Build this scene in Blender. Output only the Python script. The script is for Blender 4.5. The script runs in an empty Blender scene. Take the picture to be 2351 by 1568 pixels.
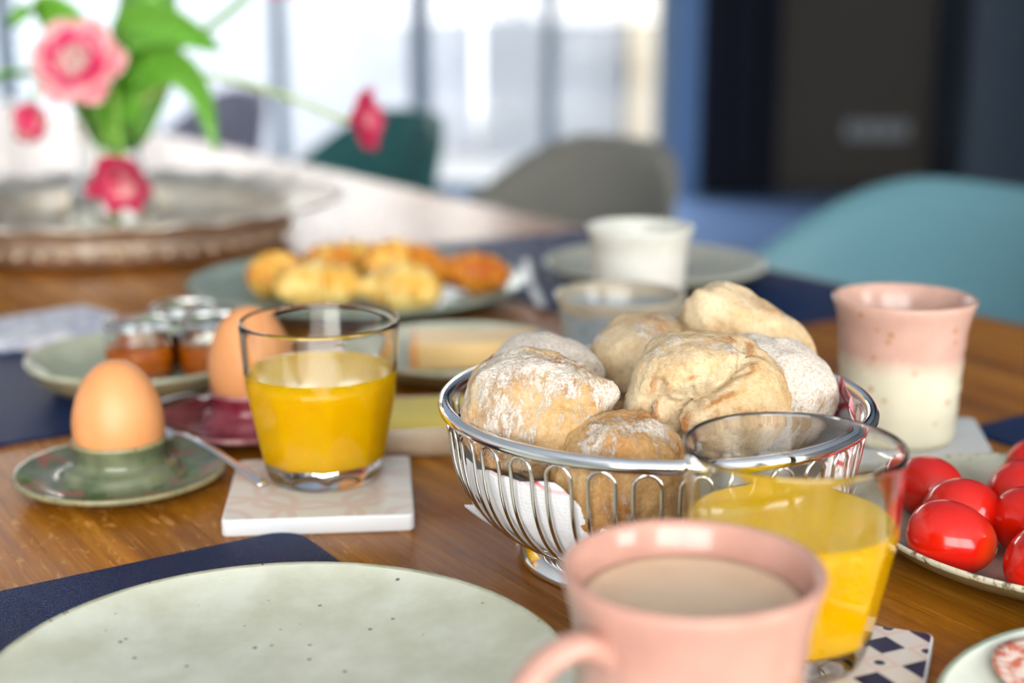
import bpy, bmesh, math, random
import numpy as np
from mathutils import Vector, Matrix, Euler
random.seed(7)
SC = bpy.context.scene
COL = SC.collection
T = 0.75                      # table-top height above the floor
pi = math.pi

# ------------------------------------------------------------------ camera, sky, exposure
cd = bpy.data.cameras.new('camera'); cam = bpy.data.objects.new('camera', cd); COL.objects.link(cam)
cam.location = (0, 0, T + 0.23)
cam.rotation_euler = (math.radians(90 - 13.5), 0, 0)
cd.sensor_width = 36; cd.lens = 50.0; cd.clip_start = 0.02; cd.clip_end = 200
cd.dof.use_dof = True; cd.dof.focus_distance = 0.558; cd.dof.aperture_fstop = 4.3
SC.camera = cam

w = bpy.data.worlds.new('overcast_sky'); SC.world = w; w.use_nodes = True
bg = w.node_tree.nodes['Background']
bg.inputs[0].default_value = (1.0, 0.985, 0.955, 1); bg.inputs[1].default_value = 7.0

SC.view_settings.view_transform = 'Standard'; SC.view_settings.look = 'None'
SC.view_settings.gamma = 1; SC.view_settings.use_curve_mapping = False
SC.view_settings.exposure = 0.90
SC.cycles.use_denoising = True
SC.cycles.max_bounces = 10; SC.cycles.diffuse_bounces = 3; SC.cycles.glossy_bounces = 4
SC.cycles.transmission_bounces = 10; SC.cycles.transparent_max_bounces = 12
SC.cycles.sample_clamp_indirect = 12

def portal(name, loc, rot, sx, sy):
    l = bpy.data.lights.new(name, 'AREA'); l.shape = 'RECTANGLE'; l.size = sx; l.size_y = sy
    l.cycles.is_portal = True
    o = bpy.data.objects.new(name, l); o.location = loc; o.rotation_euler = rot; COL.objects.link(o)
# daylight enters through three glazed openings of the room
portal('daylight_portal', (-1.58, 7.12, 1.15), (math.radians(-90), 0, 0), 4.7, 2.2)
portal('daylight_portal', (0.1, -2.60, 1.45), (math.radians(90), 0, 0), 3.4, 2.3)
portal('daylight_portal', (3.30, -1.45, 1.4), (0, math.radians(90), 0), 2.4, 1.7)

# ------------------------------------------------------------------ helpers
def L(*c):
    f = lambda v: ((v/255)/12.92 if v/255 <= 0.04045 else ((v/255+0.055)/1.055)**2.4)
    return (f(c[0]), f(c[1]), f(c[2]), 1.0)

def _h(ix, iy, iz, s):
    n = (ix.astype(np.int64)*374761393 + iy.astype(np.int64)*668265263 + iz.astype(np.int64)*2147483647 + s*1274126177) & 0xffffffff
    n = ((n ^ (n >> 13))*1274126177) & 0xffffffff
    return ((n ^ (n >> 16)) & 0xffff)/32767.5 - 1.0
def vnoise(p, s=0):
    i = np.floor(p).astype(np.int64); f = p - i; f = f*f*f*(f*(f*6-15)+10)
    r = 0
    for dx in (0, 1):
        for dy in (0, 1):
            for dz in (0, 1):
                wgt = (f[:,0] if dx else 1-f[:,0])*(f[:,1] if dy else 1-f[:,1])*(f[:,2] if dz else 1-f[:,2])
                r = r + wgt*_h(i[:,0]+dx, i[:,1]+dy, i[:,2]+dz, s)
    return r
def fbm(p, o=4, s=0, g=0.5):
    a = 1.0; t = 0; q = np.array(p, float)
    for k in range(o):
        t = t + a*vnoise(q, s+k*17); a *= g; q = q*2.03 + 11.7
    return t

def mesh(name, V, Fc, mats=None, fm=None, smooth=True):
    me = bpy.data.meshes.new(name)
    me.from_pydata([tuple(map(float, v)) for v in V], [], Fc)
    me.update()
    if smooth: me.polygons.foreach_set('use_smooth', [True]*len(me.polygons))
    for m in (mats or []): me.materials.append(m)
    if fm: me.polygons.foreach_set('material_index', fm)
    return me
def put(name, me, parent=None, loc=(0,0,0), rot=(0,0,0), scale=None):
    o = bpy.data.objects.new(name, me); COL.objects.link(o)
    o.location = loc; o.rotation_euler = rot
    if scale: o.scale = scale
    if parent: o.parent = parent
    return o
def tag(o, label, cat, group=None, kind=None):
    o['label'] = label; o['category'] = cat
    if group: o['group'] = group
    if kind: o['kind'] = kind
    return o
def root(name, label, cat, loc=(0,0,0), rot=(0,0,0), group=None):
    o = bpy.data.objects.new(name, None); COL.objects.link(o); o.empty_display_size = 0.02
    o.location = loc; o.rotation_euler = rot
    return tag(o, label, cat, group)
def structure(o, label=None):
    o['kind'] = 'structure'
    if label: o['label'] = label
    return o
def P(x, y, z=0.0): return (x, y, T+z)

def lathe(name, prof, mats, seg=64, rf=None, smooth=True):
    """prof: list of (r, z[, mat]); mat belongs to the band that follows the point."""
    V = []; rings = []
    for p in prof:
        r, z = p[0], p[1]
        if r < 1e-7:
            V.append((0, 0, z)); rings.append([len(V)-1])
        else:
            ids = []
            for k in range(seg):
                a = 2*pi*k/seg
                rr, zz = (rf(r, z, a) if rf else (r, z))
                V.append((rr*math.cos(a), rr*math.sin(a), zz)); ids.append(len(V)-1)
            rings.append(ids)
    Fc = []; fm = []
    for j in range(len(rings)-1):
        A, B = rings[j], rings[j+1]; m = prof[j][2] if len(prof[j]) > 2 else 0
        for k in range(seg):
            k2 = (k+1) % seg
            if len(A) == 1 and len(B) == 1: continue
            if len(A) == 1: f = (A[0], B[k2], B[k])
            elif len(B) == 1: f = (A[k], A[k2], B[0])
            else: f = (A[k], A[k2], B[k2], B[k])
            Fc.append(f); fm.append(m)
    me = mesh(name, V, Fc, mats if isinstance(mats, list) else [mats], fm, smooth)
    bm = bmesh.new(); bm.from_mesh(me); bmesh.ops.recalc_face_normals(bm, faces=bm.faces); bm.to_mesh(me); bm.free()
    return me

def spline(pts, n=24, closed=False):
    pts = [np.array(p, float) for p in pts]; out = []; N = len(pts)
    rng = N if closed else N-1
    for i in range(rng):
        p0 = pts[(i-1) % N] if closed or i > 0 else 2*pts[0]-pts[1]
        p1 = pts[i]; p2 = pts[(i+1) % N]
        p3 = pts[(i+2) % N] if closed or i+2 < N else 2*pts[-1]-pts[-2]
        for k in range(n):
            t = k/n
            out.append(0.5*((2*p1)+(-p0+p2)*t+(2*p0-5*p1+4*p2-p3)*t*t+(-p0+3*p1-3*p2+p3)*t**3))
    if not closed: out.append(pts[-1])
    return np.array(out)

def sweep_geo(pts, rad, seg=10, closed=False, flat=1.0, up=None):
    """rings along pts; rad scalar or array; flat = height/width of the section. returns V,F"""
    pts = np.array(pts, float); n = len(pts)
    rad = np.full(n, rad) if np.isscalar(rad) else np.array(rad)
    tg = np.zeros_like(pts)
    for i in range(n):
        a = pts[(i-1) % n] if closed or i > 0 else pts[i]
        b = pts[(i+1) % n] if closed or i < n-1 else pts[i]
        tg[i] = (b-a)/max(np.linalg.norm(b-a), 1e-9)
    ref = np.array(up if up is not None else ((0,0,1) if abs(tg[0][2]) < 0.9 else (1,0,0)), float)
    nrm = ref - tg[0]*ref.dot(tg[0]); nrm /= np.linalg.norm(nrm)
    V = []; Fc = []
    for i in range(n):
        base = ref if up is not None else nrm
        nrm = base - tg[i]*base.dot(tg[i]); nrm /= max(np.linalg.norm(nrm), 1e-9)
        bi = np.cross(tg[i], nrm)
        for k in range(seg):
            a = 2*pi*k/seg
            V.append(pts[i] + rad[i]*(math.cos(a)*bi + math.sin(a)*flat*nrm))
    for i in range(n if closed else n-1):
        j = (i+1) % n
        for k in range(seg):
            k2 = (k+1) % seg
            Fc.append((i*seg+k, i*seg+k2, j*seg+k2, j*seg+k))
    if not closed:
        Fc.append(tuple(reversed(range(seg)))); Fc.append(tuple((n-1)*seg+k for k in range(seg)))
    return V, Fc
def tube(name, pts, rad, m, seg=10, closed=False, flat=1.0, up=None):
    V, Fc = sweep_geo(pts, rad, seg, closed, flat, up)
    return mesh(name, V, Fc, [m])

def rrect(hx, hy, r, n=8):
    out = []
    for cx, cy, a0 in ((hx-r, hy-r, 0), (-hx+r, hy-r, 90), (-hx+r, -hy+r, 180), (hx-r, -hy+r, 270)):
        for k in range(n+1):
            a = math.radians(a0+90*k/n); out.append((cx+r*math.cos(a), cy+r*math.sin(a)))
    return out
def slab(name, outline, z0, z1, bev, mats, nb=3, top_mat=0):
    """rounded plate from a convex outline; top face may take its own material"""
    c = np.mean(np.array(outline), axis=0); o = np.array(outline)
    d = o - c; ln = np.linalg.norm(d, axis=1, keepdims=True); dn = d/ln
    rings = []
    for k in range(nb+1):
        a = pi/2*k/nb; rings.append((o - dn*bev*(1-math.sin(a)), z0+bev*(1-math.cos(a))))
    for k in range(nb+1):
        a = pi/2*k/nb; rings.append((o - dn*bev*(1-math.cos(a)), z1-bev*(1-math.sin(a))))
    V = []; n = len(o)
    for r, z in rings:
        for q in r: V.append((q[0], q[1], z))
    Fc = []; fm = []
    for j in range(len(rings)-1):
        for k in range(n):
            k2 = (k+1) % n; Fc.append((j*n+k, j*n+k2, (j+1)*n+k2, (j+1)*n+k)); fm.append(0)
    Fc.append(tuple(reversed(range(n)))); fm.append(0)
    Fc.append(tuple((len(rings)-1)*n+k for k in range(n))); fm.append(top_mat)
    me = mesh(name, V, Fc, mats if isinstance(mats, list) else [mats], fm)
    me.polygons[-1].use_smooth = False; me.polygons[-2].use_smooth = False
    return me
def boxes(name, lst, m, smooth=False):
    V = []; Fc = []
    for (x0, x1, y0, y1, z0, z1) in lst:
        b = len(V)
        V += [(x0,y0,z0),(x1,y0,z0),(x1,y1,z0),(x0,y1,z0),(x0,y0,z1),(x1,y0,z1),(x1,y1,z1),(x0,y1,z1)]
        Fc += [tuple(b+i for i in f) for f in ((0,3,2,1),(4,5,6,7),(0,1,5,4),(1,2,6,5),(2,3,7,6),(3,0,4,7))]
    return mesh(name, V, Fc, [m], smooth=smooth)

# ------------------------------------------------------------------ material helpers
class N:
    def __init__(s, name):
        s.m = bpy.data.materials.new(name); s.m.use_nodes = True
        s.t = s.m.node_tree; s.b = s.t.nodes['Principled BSDF']; s.out = s.t.nodes['Material Output']
        s._co = None
    def new(s, typ, **kw):
        n = s.t.nodes.new(typ)
        for k, v in kw.items(): setattr(n, k, v)
        return n
    def link(s, a, b): s.t.links.new(a, b)
    def set(s, i, v):
        if isinstance(v, bpy.types.NodeSocket): s.link(v, i)
        else: i.default_value = v
    @property
    def co(s):
        if s._co is None: s._co = s.new('ShaderNodeTexCoord')
        return s._co
    def map(s, sc=(1,1,1), rot=(0,0,0), src=None, loc=(0,0,0)):
        n = s.new('ShaderNodeMapping'); s.link(src or s.co.outputs['Object'], n.inputs[0])
        n.inputs['Scale'].default_value = sc; n.inputs['Rotation'].default_value = rot; n.inputs['Location'].default_value = loc
        return n.outputs[0]
    def noise(s, scale, detail=4, rough=0.5, vec=None, dist=0):
        n = s.new('ShaderNodeTexNoise'); s.link(vec or s.co.outputs['Object'], n.inputs['Vector'])
        n.inputs['Scale'].default_value = scale; n.inputs['Detail'].default_value = detail
        n.inputs['Roughness'].default_value = rough; n.inputs['Distortion'].default_value = dist
        return n.outputs['Fac']
    def vor(s, scale, vec=None, feature='F1', rnd=1.0):
        n = s.new('ShaderNodeTexVoronoi'); n.feature = feature
        s.link(vec or s.co.outputs['Object'], n.inputs['Vector']); n.inputs['Scale'].default_value = scale
        n.inputs['Randomness'].default_value = rnd
        return n.outputs['Distance']
    def ramp(s, fac, stops, interp='LINEAR'):
        n = s.new('ShaderNodeValToRGB'); s.link(fac, n.inputs[0]); e = n.color_ramp.elements; n.color_ramp.interpolation = interp
        while len(e) < len(stops): e.new(0.5)
        for k, (p, c) in enumerate(stops):
            e[k].position = p; e[k].color = c if hasattr(c, '__len__') else (c, c, c, 1)
        return n.outputs[0]
    def mix(s, fac, a, b, mode='MIX'):
        n = s.new('ShaderNodeMix', data_type='RGBA', blend_type=mode)
        s.set(n.inputs['Factor'], fac); s.set(n.inputs['A'], a); s.set(n.inputs['B'], b)
        ins = [i for i in n.inputs if i.type == 'RGBA']; fl = [i for i in n.inputs if i.type == 'VALUE']
        s.set(fl[0], fac); s.set(ins[0], a); s.set(ins[1], b)
        return [o for o in n.outputs if o.type == 'RGBA'][0]
    def math(s, op, a, b=0.0, c=None, clamp=False):
        n = s.new('ShaderNodeMath', operation=op, use_clamp=clamp)
        s.set(n.inputs[0], a); s.set(n.inputs[1], b)
        if c is not None: s.set(n.inputs[2], c)
        return n.outputs[0]
    def sep(s, v=None):
        n = s.new('ShaderNodeSeparateXYZ'); s.link(v or s.co.outputs['Object'], n.inputs[0]); return n.outputs
    def bump(s, h, strength=0.3, dist=0.001, nrm=None):
        n = s.new('ShaderNodeBump'); s.link(h, n.inputs['Height']); n.inputs['Strength'].default_value = strength
        n.inputs['Distance'].default_value = dist
        if nrm is not None: s.link(nrm, n.inputs['Normal'])
        s.link(n.outputs[0], s.b.inputs['Normal']); return n.outputs[0]
    def P(s, **kw):
        for k, v in kw.items():
            s.set(s.b.inputs[{'col':'Base Color','rough':'Roughness','metal':'Metallic','spec':'Specular IOR Level','sss':'Subsurface Weight',
                              'sssr':'Subsurface Radius','ssss':'Subsurface Scale','trans':'Transmission Weight','ior':'IOR','coat':'Coat Weight',
                              'coatr':'Coat Roughness','sheen':'Sheen Weight'}[k]], v)
        return s
def plain(name, col, rough=0.5, metal=0.0, **kw):
    n = N(name); n.P(col=col, rough=rough, metal=metal, **kw)
    return n.m

def glaze(name, c1, c2, speck=None, rough=0.22, msc=28, ssc=260, sth=0.10, lo=0.38, hi=0.66, bump=0.0, spec=0.5, bsc=60):
    n = N(name)
    col = n.mix(n.ramp(n.noise(msc, 5, 0.6), [(lo, 0.0), (hi, 1.0)]), c1, c2)
    if speck is not None:
        cell = n.new('ShaderNodeTexVoronoi'); n.link(n.co.outputs['Object'], cell.inputs['Vector']); cell.inputs['Scale'].default_value = ssc
        rnd = n.sep(cell.outputs['Color'])[0]
        keep = n.ramp(rnd, [(0.70, 0.0), (0.74, 1.0)])
        dot = n.ramp(cell.outputs['Distance'], [(sth, 1.0), (sth*2.0, 0.0)])
        col = n.mix(n.math('MULTIPLY', n.math('MULTIPLY', dot, keep), 0.85), col, speck)
    n.P(col=col, rough=rough, spec=spec)
    if bump: n.bump(n.noise(bsc, 3), bump, 0.002)
    return n.m

# ---- shared materials
M = {}
def wood():
    n = N('oak_wood')
    x, y, z = n.sep()
    warp = n.noise(2.2, 3, 0.5)
    v1 = n.map((0.9, 13, 13))
    g1 = n.noise(3.2, 6, 0.62, v1, 0.7)
    col = n.ramp(g1, [(0.26, L(112, 64, 8)), (0.44, L(154, 94, 16)), (0.58, L(180, 116, 26)), (0.76, L(206, 144, 50))])
    # plank to plank tone
    pl = n.math('FLOOR', n.math('DIVIDE', n.math('ADD', y, 0.037), 0.118))
    wn = n.new('ShaderNodeTexWhiteNoise', noise_dimensions='1D'); n.link(pl, wn.inputs['W'])
    tone = n.ramp(wn.outputs['Value'], [(0.0, (0.74, 0.70, 0.66, 1)), (1.0, (1.06, 1.04, 1.0, 1))])
    col = n.mix(1.0, col, tone, 'MULTIPLY')
    # long dark vessels
    v2 = n.map((11, 520, 520))
    pores = n.noise(1.0, 4, 0.6, v2)
    pm = n.ramp(pores, [(0.36, 1.0), (0.50, 0.0)])
    band = n.ramp(n.noise(2.0, 3, 0.5, n.map((0.6, 26, 26))), [(0.40, 0.25), (0.62, 1.0)])
    col = n.mix(n.math('MULTIPLY', n.math('MULTIPLY', pm, band), 0.55), col, L(88, 46, 12))
    hi = n.ramp(n.noise(1.0, 3, 0.6, n.map((17, 700, 700), loc=(3, 5, 1))), [(0.56, 0.0), (0.68, 1.0)])
    col = n.mix(n.math('MULTIPLY', hi, 0.34), col, L(214, 160, 88))
    # ray flecks in some zones
    v3 = n.map((95, 260, 100), rot=(0, 0, -1.05))
    fl = n.ramp(n.noise(1.0, 2, 0.45, v3, 0.9), [(0.625, 0.0), (0.66, 1.0)])
    zone = n.math('MULTIPLY_ADD', n.math('SUBTRACT', n.math('ADD', y, n.math('MULTIPLY', n.noise(9, 2), 0.06)), 0.155), 60.0, 0.5, True)
    col = n.mix(n.math('MULTIPLY', n.math('MULTIPLY', fl, n.math('ADD', zone, 0.08, None, True)), 0.5), col, L(222, 164, 92))
    n.P(col=col, rough=n.ramp(pores, [(0.3, 0.42), (0.6, 0.27)]), spec=0.30)
    n.bump(n.math('ADD', pores, n.math('MULTIPLY', g1, 0.4)), 0.12, 0.0006)
    return n.m
M['wood'] = wood()
def leather(name, c):
    n = N(name)
    vv = n.vor(720, n.map((1, 1.5, 1)), 'DISTANCE_TO_EDGE')
    n.P(col=n.mix(n.ramp(n.noise(14, 3), [(0.35, 0.0), (0.7, 1.0)]), c, tuple(v*1.25 for v in c[:3])+(1,)), rough=0.45, spec=0.16)
    n.bump(n.ramp(vv, [(0.0, 0.0), (0.25, 1.0)]), 0.8, 0.0008)
    return n.m
M['navy'] = leather('navy_leather', L(9, 36, 80))
def glass(name, tint=(1,1,1,1), rough=0.0, ior=1.48):
    n = N(name); n.P(col=tint, rough=rough, trans=1.0, ior=ior); return n.m
M['glass'] = glass('clear_glass', (0.985, 0.995, 0.99, 1))
M['greenglass'] = glass('pale_green_glass', (0.93, 0.98, 0.955, 1))
M['chrome'] = plain('polished_steel', (0.86, 0.86, 0.85, 1), 0.09, 1.0)
M['wire'] = plain('steel_wire', (0.80, 0.77, 0.73, 1), 0.16, 1.0)
def silver():
    n = N('embossed_silver')
    a = n.noise(260, 4, 0.6); v = n.vor(330, feature='SMOOTH_F1')
    col = n.mix(n.ramp(n.noise(70, 5, 0.6), [(0.38, 0.0), (0.62, 1.0)]), L(236, 230, 218), L(206, 190, 166))
    n.P(col=col, rough=n.ramp(a, [(0.35, 0.38), (0.7, 0.6)]), metal=1.0)
    n.bump(n.math('ADD', a, v), 0.35, 0.0015)
    return n.m
M['silver'] = silver()
M['sage'] = glaze('sage_glaze', L(187, 189, 167), L(207, 210, 194), L(84, 80, 62), 0.26, 34, 150, 0.085, bump=0.05)
M['sagerim'] = glaze('sage_rim_glaze', L(172, 172, 144), L(200, 199, 178), L(130, 112, 80), 0.25, 90, 300, 0.12)
M['stone'] = glaze('raw_stoneware', L(132, 112, 84), L(110, 92, 66), L(70, 56, 40), 0.55, 60, 300, 0.12)
M['egg'] = None
def eggshell():
    n = N('brown_eggshell')
    n.P(col=n.mix(n.ramp(n.noise(55, 4), [(0.3, 0.0), (0.7, 1.0)]), L(216, 146, 90), L(224, 158, 104)), rough=0.42, spec=0.4, sss=0.12,
        sssr=(0.6, 0.3, 0.15), ssss=0.004)
    n.bump(n.noise(900, 2), 0.04, 0.0004); return n.m
M['egg'] = eggshell()

# ------------------------------------------------------------------ the room
wallw = plain('white_plaster', L(240, 240, 236), 0.85)
taupe = plain('taupe_plaster', L(70, 65, 56), 0.8)
framew = plain('grey_aluminium', L(116, 130, 138), 0.45)
slate = plain('slate_blue_lacquer', L(50, 64, 78), 0.6)
def floor_m():
    n = N('blue_grey_floor')
    n.P(col=n.mix(n.ramp(n.noise(1.4, 4), [(0.3, 0.0), (0.7, 1.0)]), L(104, 134, 180), L(116, 146, 192)), rough=0.34, spec=0.5)
    return n.m
X0, X1, Y0, Y1, ZC = -4.0, 3.4, -2.7, 7.3, 2.75
structure(put('floor', boxes('floor', [(X0-0.2, X1+0.2, Y0-0.2, Y1+0.2, -0.1, 0)], floor_m())))
structure(put('ceiling', boxes('ceiling', [(X0-0.2, X1+0.2, Y0-0.2, Y1+0.2, ZC, ZC+0.1)], wallw)))
structure(put('wall_right', boxes('wall_right', [(X1, X1+0.15, Y0, -2.3, 0, ZC), (X1, X1+0.15, -0.6, Y1, 0, ZC), (X1, X1+0.15, -2.3, -0.6, 0, 0.2), (X1, X1+0.15, -2.3, -0.6, 2.6, ZC)], plain('grey_plaster', L(120, 120, 120), 0.85))))
structure(put('wall_back', boxes('wall_back', [(0.82, X1, Y1, Y1+0.2, 0, ZC), (X0, 0.82, Y1, Y1+0.2, 2.25, ZC)], taupe)))
structure(put('wall_left', boxes('wall_left', [(X0-0.15, X0, Y0, Y1, 0, ZC)], wallw)))
structure(put('wall_front', boxes('wall_front', [(X0, -1.6, Y0-0.15, Y0, 0, ZC), (1.8, X1, Y0-0.15, Y0, 0, ZC), (-1.6, 1.8, Y0-0.15, Y0, 0, 0.3), (-1.6, 1.8, Y0-0.15, Y0, 2.6, ZC)], wallw)))
structure(put('baseboard_back', boxes('baseboard_back', [(1.34, 2.12, Y1-0.015, Y1, 0, 0.08)], plain('dark_skirting', L(40, 38, 36), 0.6))))
def pane_m():
    n = N('window_pane'); t = n.new('ShaderNodeBsdfTransparent'); g = n.new('ShaderNodeBsdfGlossy'); g.inputs['Roughness'].default_value = 0.0
    mx = n.new('ShaderNodeMixShader'); mx.inputs[0].default_value = 0.05
    n.link(t.outputs[0], mx.inputs[1]); n.link(g.outputs[0], mx.inputs[2]); n.link(mx.outputs[0], n.out.inputs[0]); return n.m
pane = pane_m()
def window(name, axis, pos, a0, a1, z0, z1, posts, wd):
    r = bpy.data.objects.new(name, None); COL.objects.link(r); structure(r)
    def bx(n, p0, p1, q0, q1, d0, d1, m):
        b = (p0, p1, pos+d0, pos+d1, q0, q1) if axis == 'x' else (pos+d0, pos+d1, p0, p1, q0, q1)
        return put(n, boxes(n, [b], m), r)
    bx('window_frame', a0, a1, z0, z0+0.07, -0.04, 0.06, framew); bx('window_frame', a0, a1, z1-0.07, z1, -0.04, 0.06, framew)
    ed = [a0]+posts+[a1]
    for k, p in enumerate(ed):
        ww = wd[k]/2; bx('mullion', p-ww, p+ww, z0, z1, -0.05, 0.07, framew)
    for k in range(len(ed)-1):
        bx('pane', ed[k]+wd[k]/2, ed[k+1]-wd[k+1]/2, z0+0.07, z1-0.07, 0.0, 0.006, pane)
    return r
window('window_1', 'x', Y1+0.04, -3.98, 0.78, 0.0, 2.25, [-3.25, -2.56, -1.87, -1.18, -0.464, 0.19], [0.06, 0.07, 0.08, 0.07, 0.065, 0.10, 0.065, 0.09])
window('window_2', 'x', Y0-0.08, -1.6, 1.8, 0.3, 2.6, [0.1], [0.06, 0.07, 0.06])
window('window_3', 'y', X1+0.08, -2.3, -0.6, 0.2, 2.6, [-1.45], [0.06, 0.07, 0.06])
structure(put('trim_1', boxes('trim_1', [(0.80, 0.945, Y1-0.06, Y1, 0, ZC)], plain('window_lit_blue_reveal', L(96, 132, 176), 0.6))))  # bright blue puts the window's light on this edge into the colour
# navy curtain beside the window, in folds
def curtain(x0, x1, y, z0, z1, m, amp, wl):
    V = []; Fc = []; nx = 90; nz = 5
    for side in (0, 1):
        for j in range(nz):
            for i in range(nx):
                x = x0+(x1-x0)*i/(nx-1)
                yy = y + amp*math.sin(2*pi*(x-x0)/wl) + 0.3*amp*math.sin(2*pi*(x-x0)/wl*0.43+j*0.3) + side*0.006
                V.append((x, yy, z0+(z1-z0)*j/(nz-1)))
    for side in (0, 1):
        for j in range(nz-1):
            for i in range(nx-1):
                a = side*nz*nx + j*nx+i; f = (a, a+1, a+nx+1, a+nx); Fc.append(f if side == 0 else f[::-1])
    return mesh('curtain', V, Fc, [m])
tag(put('curtain', curtain(0.95, 1.33, Y1-0.12, 0.02, 2.6, plain('navy_cloth', L(6, 12, 28), 0.95), 0.028, 0.135)), 'dark navy floor-length curtain hanging beside the tall windows', 'curtain')
sd = root('cupboard', 'tall slate blue cupboard against the dark taupe wall', 'cupboard', (2.5, Y1-0.30, 0))
put('body', boxes('body', [(-0.38, 0.85, -0.28, 0.28, 0, 2.4)], plain('dark_slate', L(34, 42, 50), 0.6)), sd)
for k in range(3):
    d = put('door', slab('door', rrect(0.198, 0.01, 0.004, 3), 0.04, 2.36, 0.003, slate), sd, (-0.17+k*0.405, -0.292, 0))
    put('handle', tube('handle', [(0.17, -0.012, 1.0), (0.17, -0.03, 1.02), (0.17, -0.03, 1.2), (0.17, -0.012, 1.22)], 0.005, M['wire'], 8), d)
so = root('wall_socket', 'pale double wall socket low on the taupe wall', 'socket', (1.86, Y1-0.006, 0.335))
put('cover_plate', slab('cover_plate', rrect(0.16, 0.042, 0.01, 4), -0.006, 0.006, 0.002, plain('grey_plastic', L(150, 152, 154), 0.5)), so, rot=(pi/2, 0, 0))
for k in (-1, 0, 1):
    put('socket_insert', lathe('socket_insert', [(0, 0.004), (0.02, 0.004), (0.024, 0.009), (0.030, 0.009), (0.030, 0.0)], plain('grey_insert', L(120, 122, 124), 0.5), 24), so, (k*0.1, -0.006, 0), (pi/2, 0, 0))
# outside
structure(put('ground', boxes('ground', [(-60, 60, -60, 80, -0.6, -0.15)], plain('pale_paving', L(94, 97, 101), 0.9))))
structure(put('ground', boxes('ground', [(-12, 14, -16, Y0-0.2, -0.15, -0.06), (X1+0.2, 14, Y0-0.2, 3, -0.15, -0.06)], plain('pale_bounce_slab', L(214, 212, 206), 0.8))))  # pale slab added out of view to bounce daylight up to the ceiling
def building(name, x0, x1, y0, y1, h, c, label):
    b = root(name, label, 'building', (0, 0, -0.15))
    put('facade', boxes('facade', [(x0, x1, y0, y1, 0, h)], plain(name+'_render', c, 0.9)), b)
    put('roof_edge', boxes('roof_edge', [(x0-0.01, x1+0.01, y0-0.15, y1, h, h+0.2)], plain(name+'_edge', L(120, 122, 124), 0.8)), b)
    return b
building('pale_building', -0.22, 0.80, 10.5, 14, 3.4, L(106, 112, 120), 'pale grey outbuilding seen blurred through the middle windows')
building('cream_building', 0.84, 2.4, 10.4, 14, 3.4, L(128, 121, 106), 'cream outbuilding seen blurred through the window nearest the navy curtain')
gw = root('sky_screen_wall', 'long white screen wall added to hide the bright sky, blurred behind the flowers', 'wall', (0, 0, -0.15))  # added wall that keeps bright sky at the horizon from washing out the mullions
put('wall_panel', boxes('wall_panel', [(-14, -0.30, 11.2, 11.45, 0, 2.3)], plain('white_render', L(137, 143, 153), 0.9)), gw)
put('coping', boxes('coping', [(-14, -0.30, 11.15, 11.5, 2.3, 2.37)], plain('coping_stone', L(130, 130, 128), 0.9)), gw)

# ------------------------------------------------------------------ table and place mats (own axes, turned 33 degrees)
A = math.radians(33)
U = np.array([-math.sin(A), math.cos(A)]); Vv = np.array([math.cos(A), math.sin(A)])
def uv(u, v, z=0): q = u*U+v*Vv; return (q[0], q[1], T+z)
u0, u1, v0, v1 = -0.60, 3.45, -0.10, 0.862
tb = root('dining_table', 'long oak dining table laid for breakfast', 'table', (*uv((u0+u1)/2, (v0+v1)/2)[:2], 0), (0, 0, A+pi/2))
put('table_top', slab('table_top', rrect((u1-u0)/2, (v1-v0)/2, 0.012, 4), -0.035, 0, 0.004, M['wood']), tb, (0, 0, T))
for sx in (-1, 1):
    for sy in (-1, 1):
        put('leg', slab('leg', rrect(0.04, 0.04, 0.006, 3), 0, 0.715, 0.003, M['wood']), tb, (sx*1.86, sy*0.40, 0))
put('apron', boxes('apron', [(-1.82, 1.82, -0.41, -0.385, 0.64, 0.715), (-1.82, 1.82, 0.385, 0.41, 0.64, 0.715)], M['wood']), tb)
def mat_(u_a, u_b, v_a, v_b, label):
    o = put('place_mat', slab('place_mat', rrect((u_b-u_a)/2, (v_b-v_a)/2, 0.014, 6), 0, 0.002, 0.0006, M['navy'], 2), None,
            uv((u_a+u_b)/2, (v_a+v_b)/2), (0, 0, A+pi/2))
    return tag(o, label, 'place mat', 'navy leather place mats')
mat_(0.112, 0.552, -0.06, 0.243, 'navy leather place mat under the large empty sage plate')
mat_(0.750, 1.190, -0.065, 0.228, 'navy leather place mat beside the jam plate, behind the green egg cup')
mat_(0.731, 1.171, 0.600, 0.85, 'navy leather place mat under the plate behind the white cup')
mat_(0.05, 0.491, 0.612, 0.85, 'navy leather place mat behind the tomato plate, beside the pink and cream cup')

# ------------------------------------------------------------------ chairs
def shell_mesh(m):
    V = []; Fc = []; nf = 72; ns = 18; z0 = 0.445
    for i in range(nf):
        ph = -pi+2*pi*i/nf; a = abs(ph)
        t = min(max((a-math.radians(14))/math.radians(112), 0), 1)
        h = z0+0.01+(0.772-z0)*(0.5+0.5*math.cos(t*pi))**0.92
        R = 0.262*(1-0.05*math.cos(2*ph))
        for j in range(ns):
            s = (j+1)/ns*pi/2
            r = R*math.sin(s)**0.85; z = z0-0.02*(1-math.sin(s)) + (h-z0)*(1-math.cos(s))**1.25
            lean = 0.10*max(z-0.5, 0)*math.cos(ph/2)
            V.append(((r+lean)*math.sin(ph), -(r+lean)*math.cos(ph), z))
    c = len(V); V.append((0, 0, z0-0.02))
    for i in range(nf):
        i2 = (i+1) % nf
        Fc.append((c, i*ns, i2*ns))
        for j in range(ns-1): Fc.append((i*ns+j, i*ns+j+1, i2*ns+j+1, i2*ns+j))
    return mesh('shell', V, Fc, [m])
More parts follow.
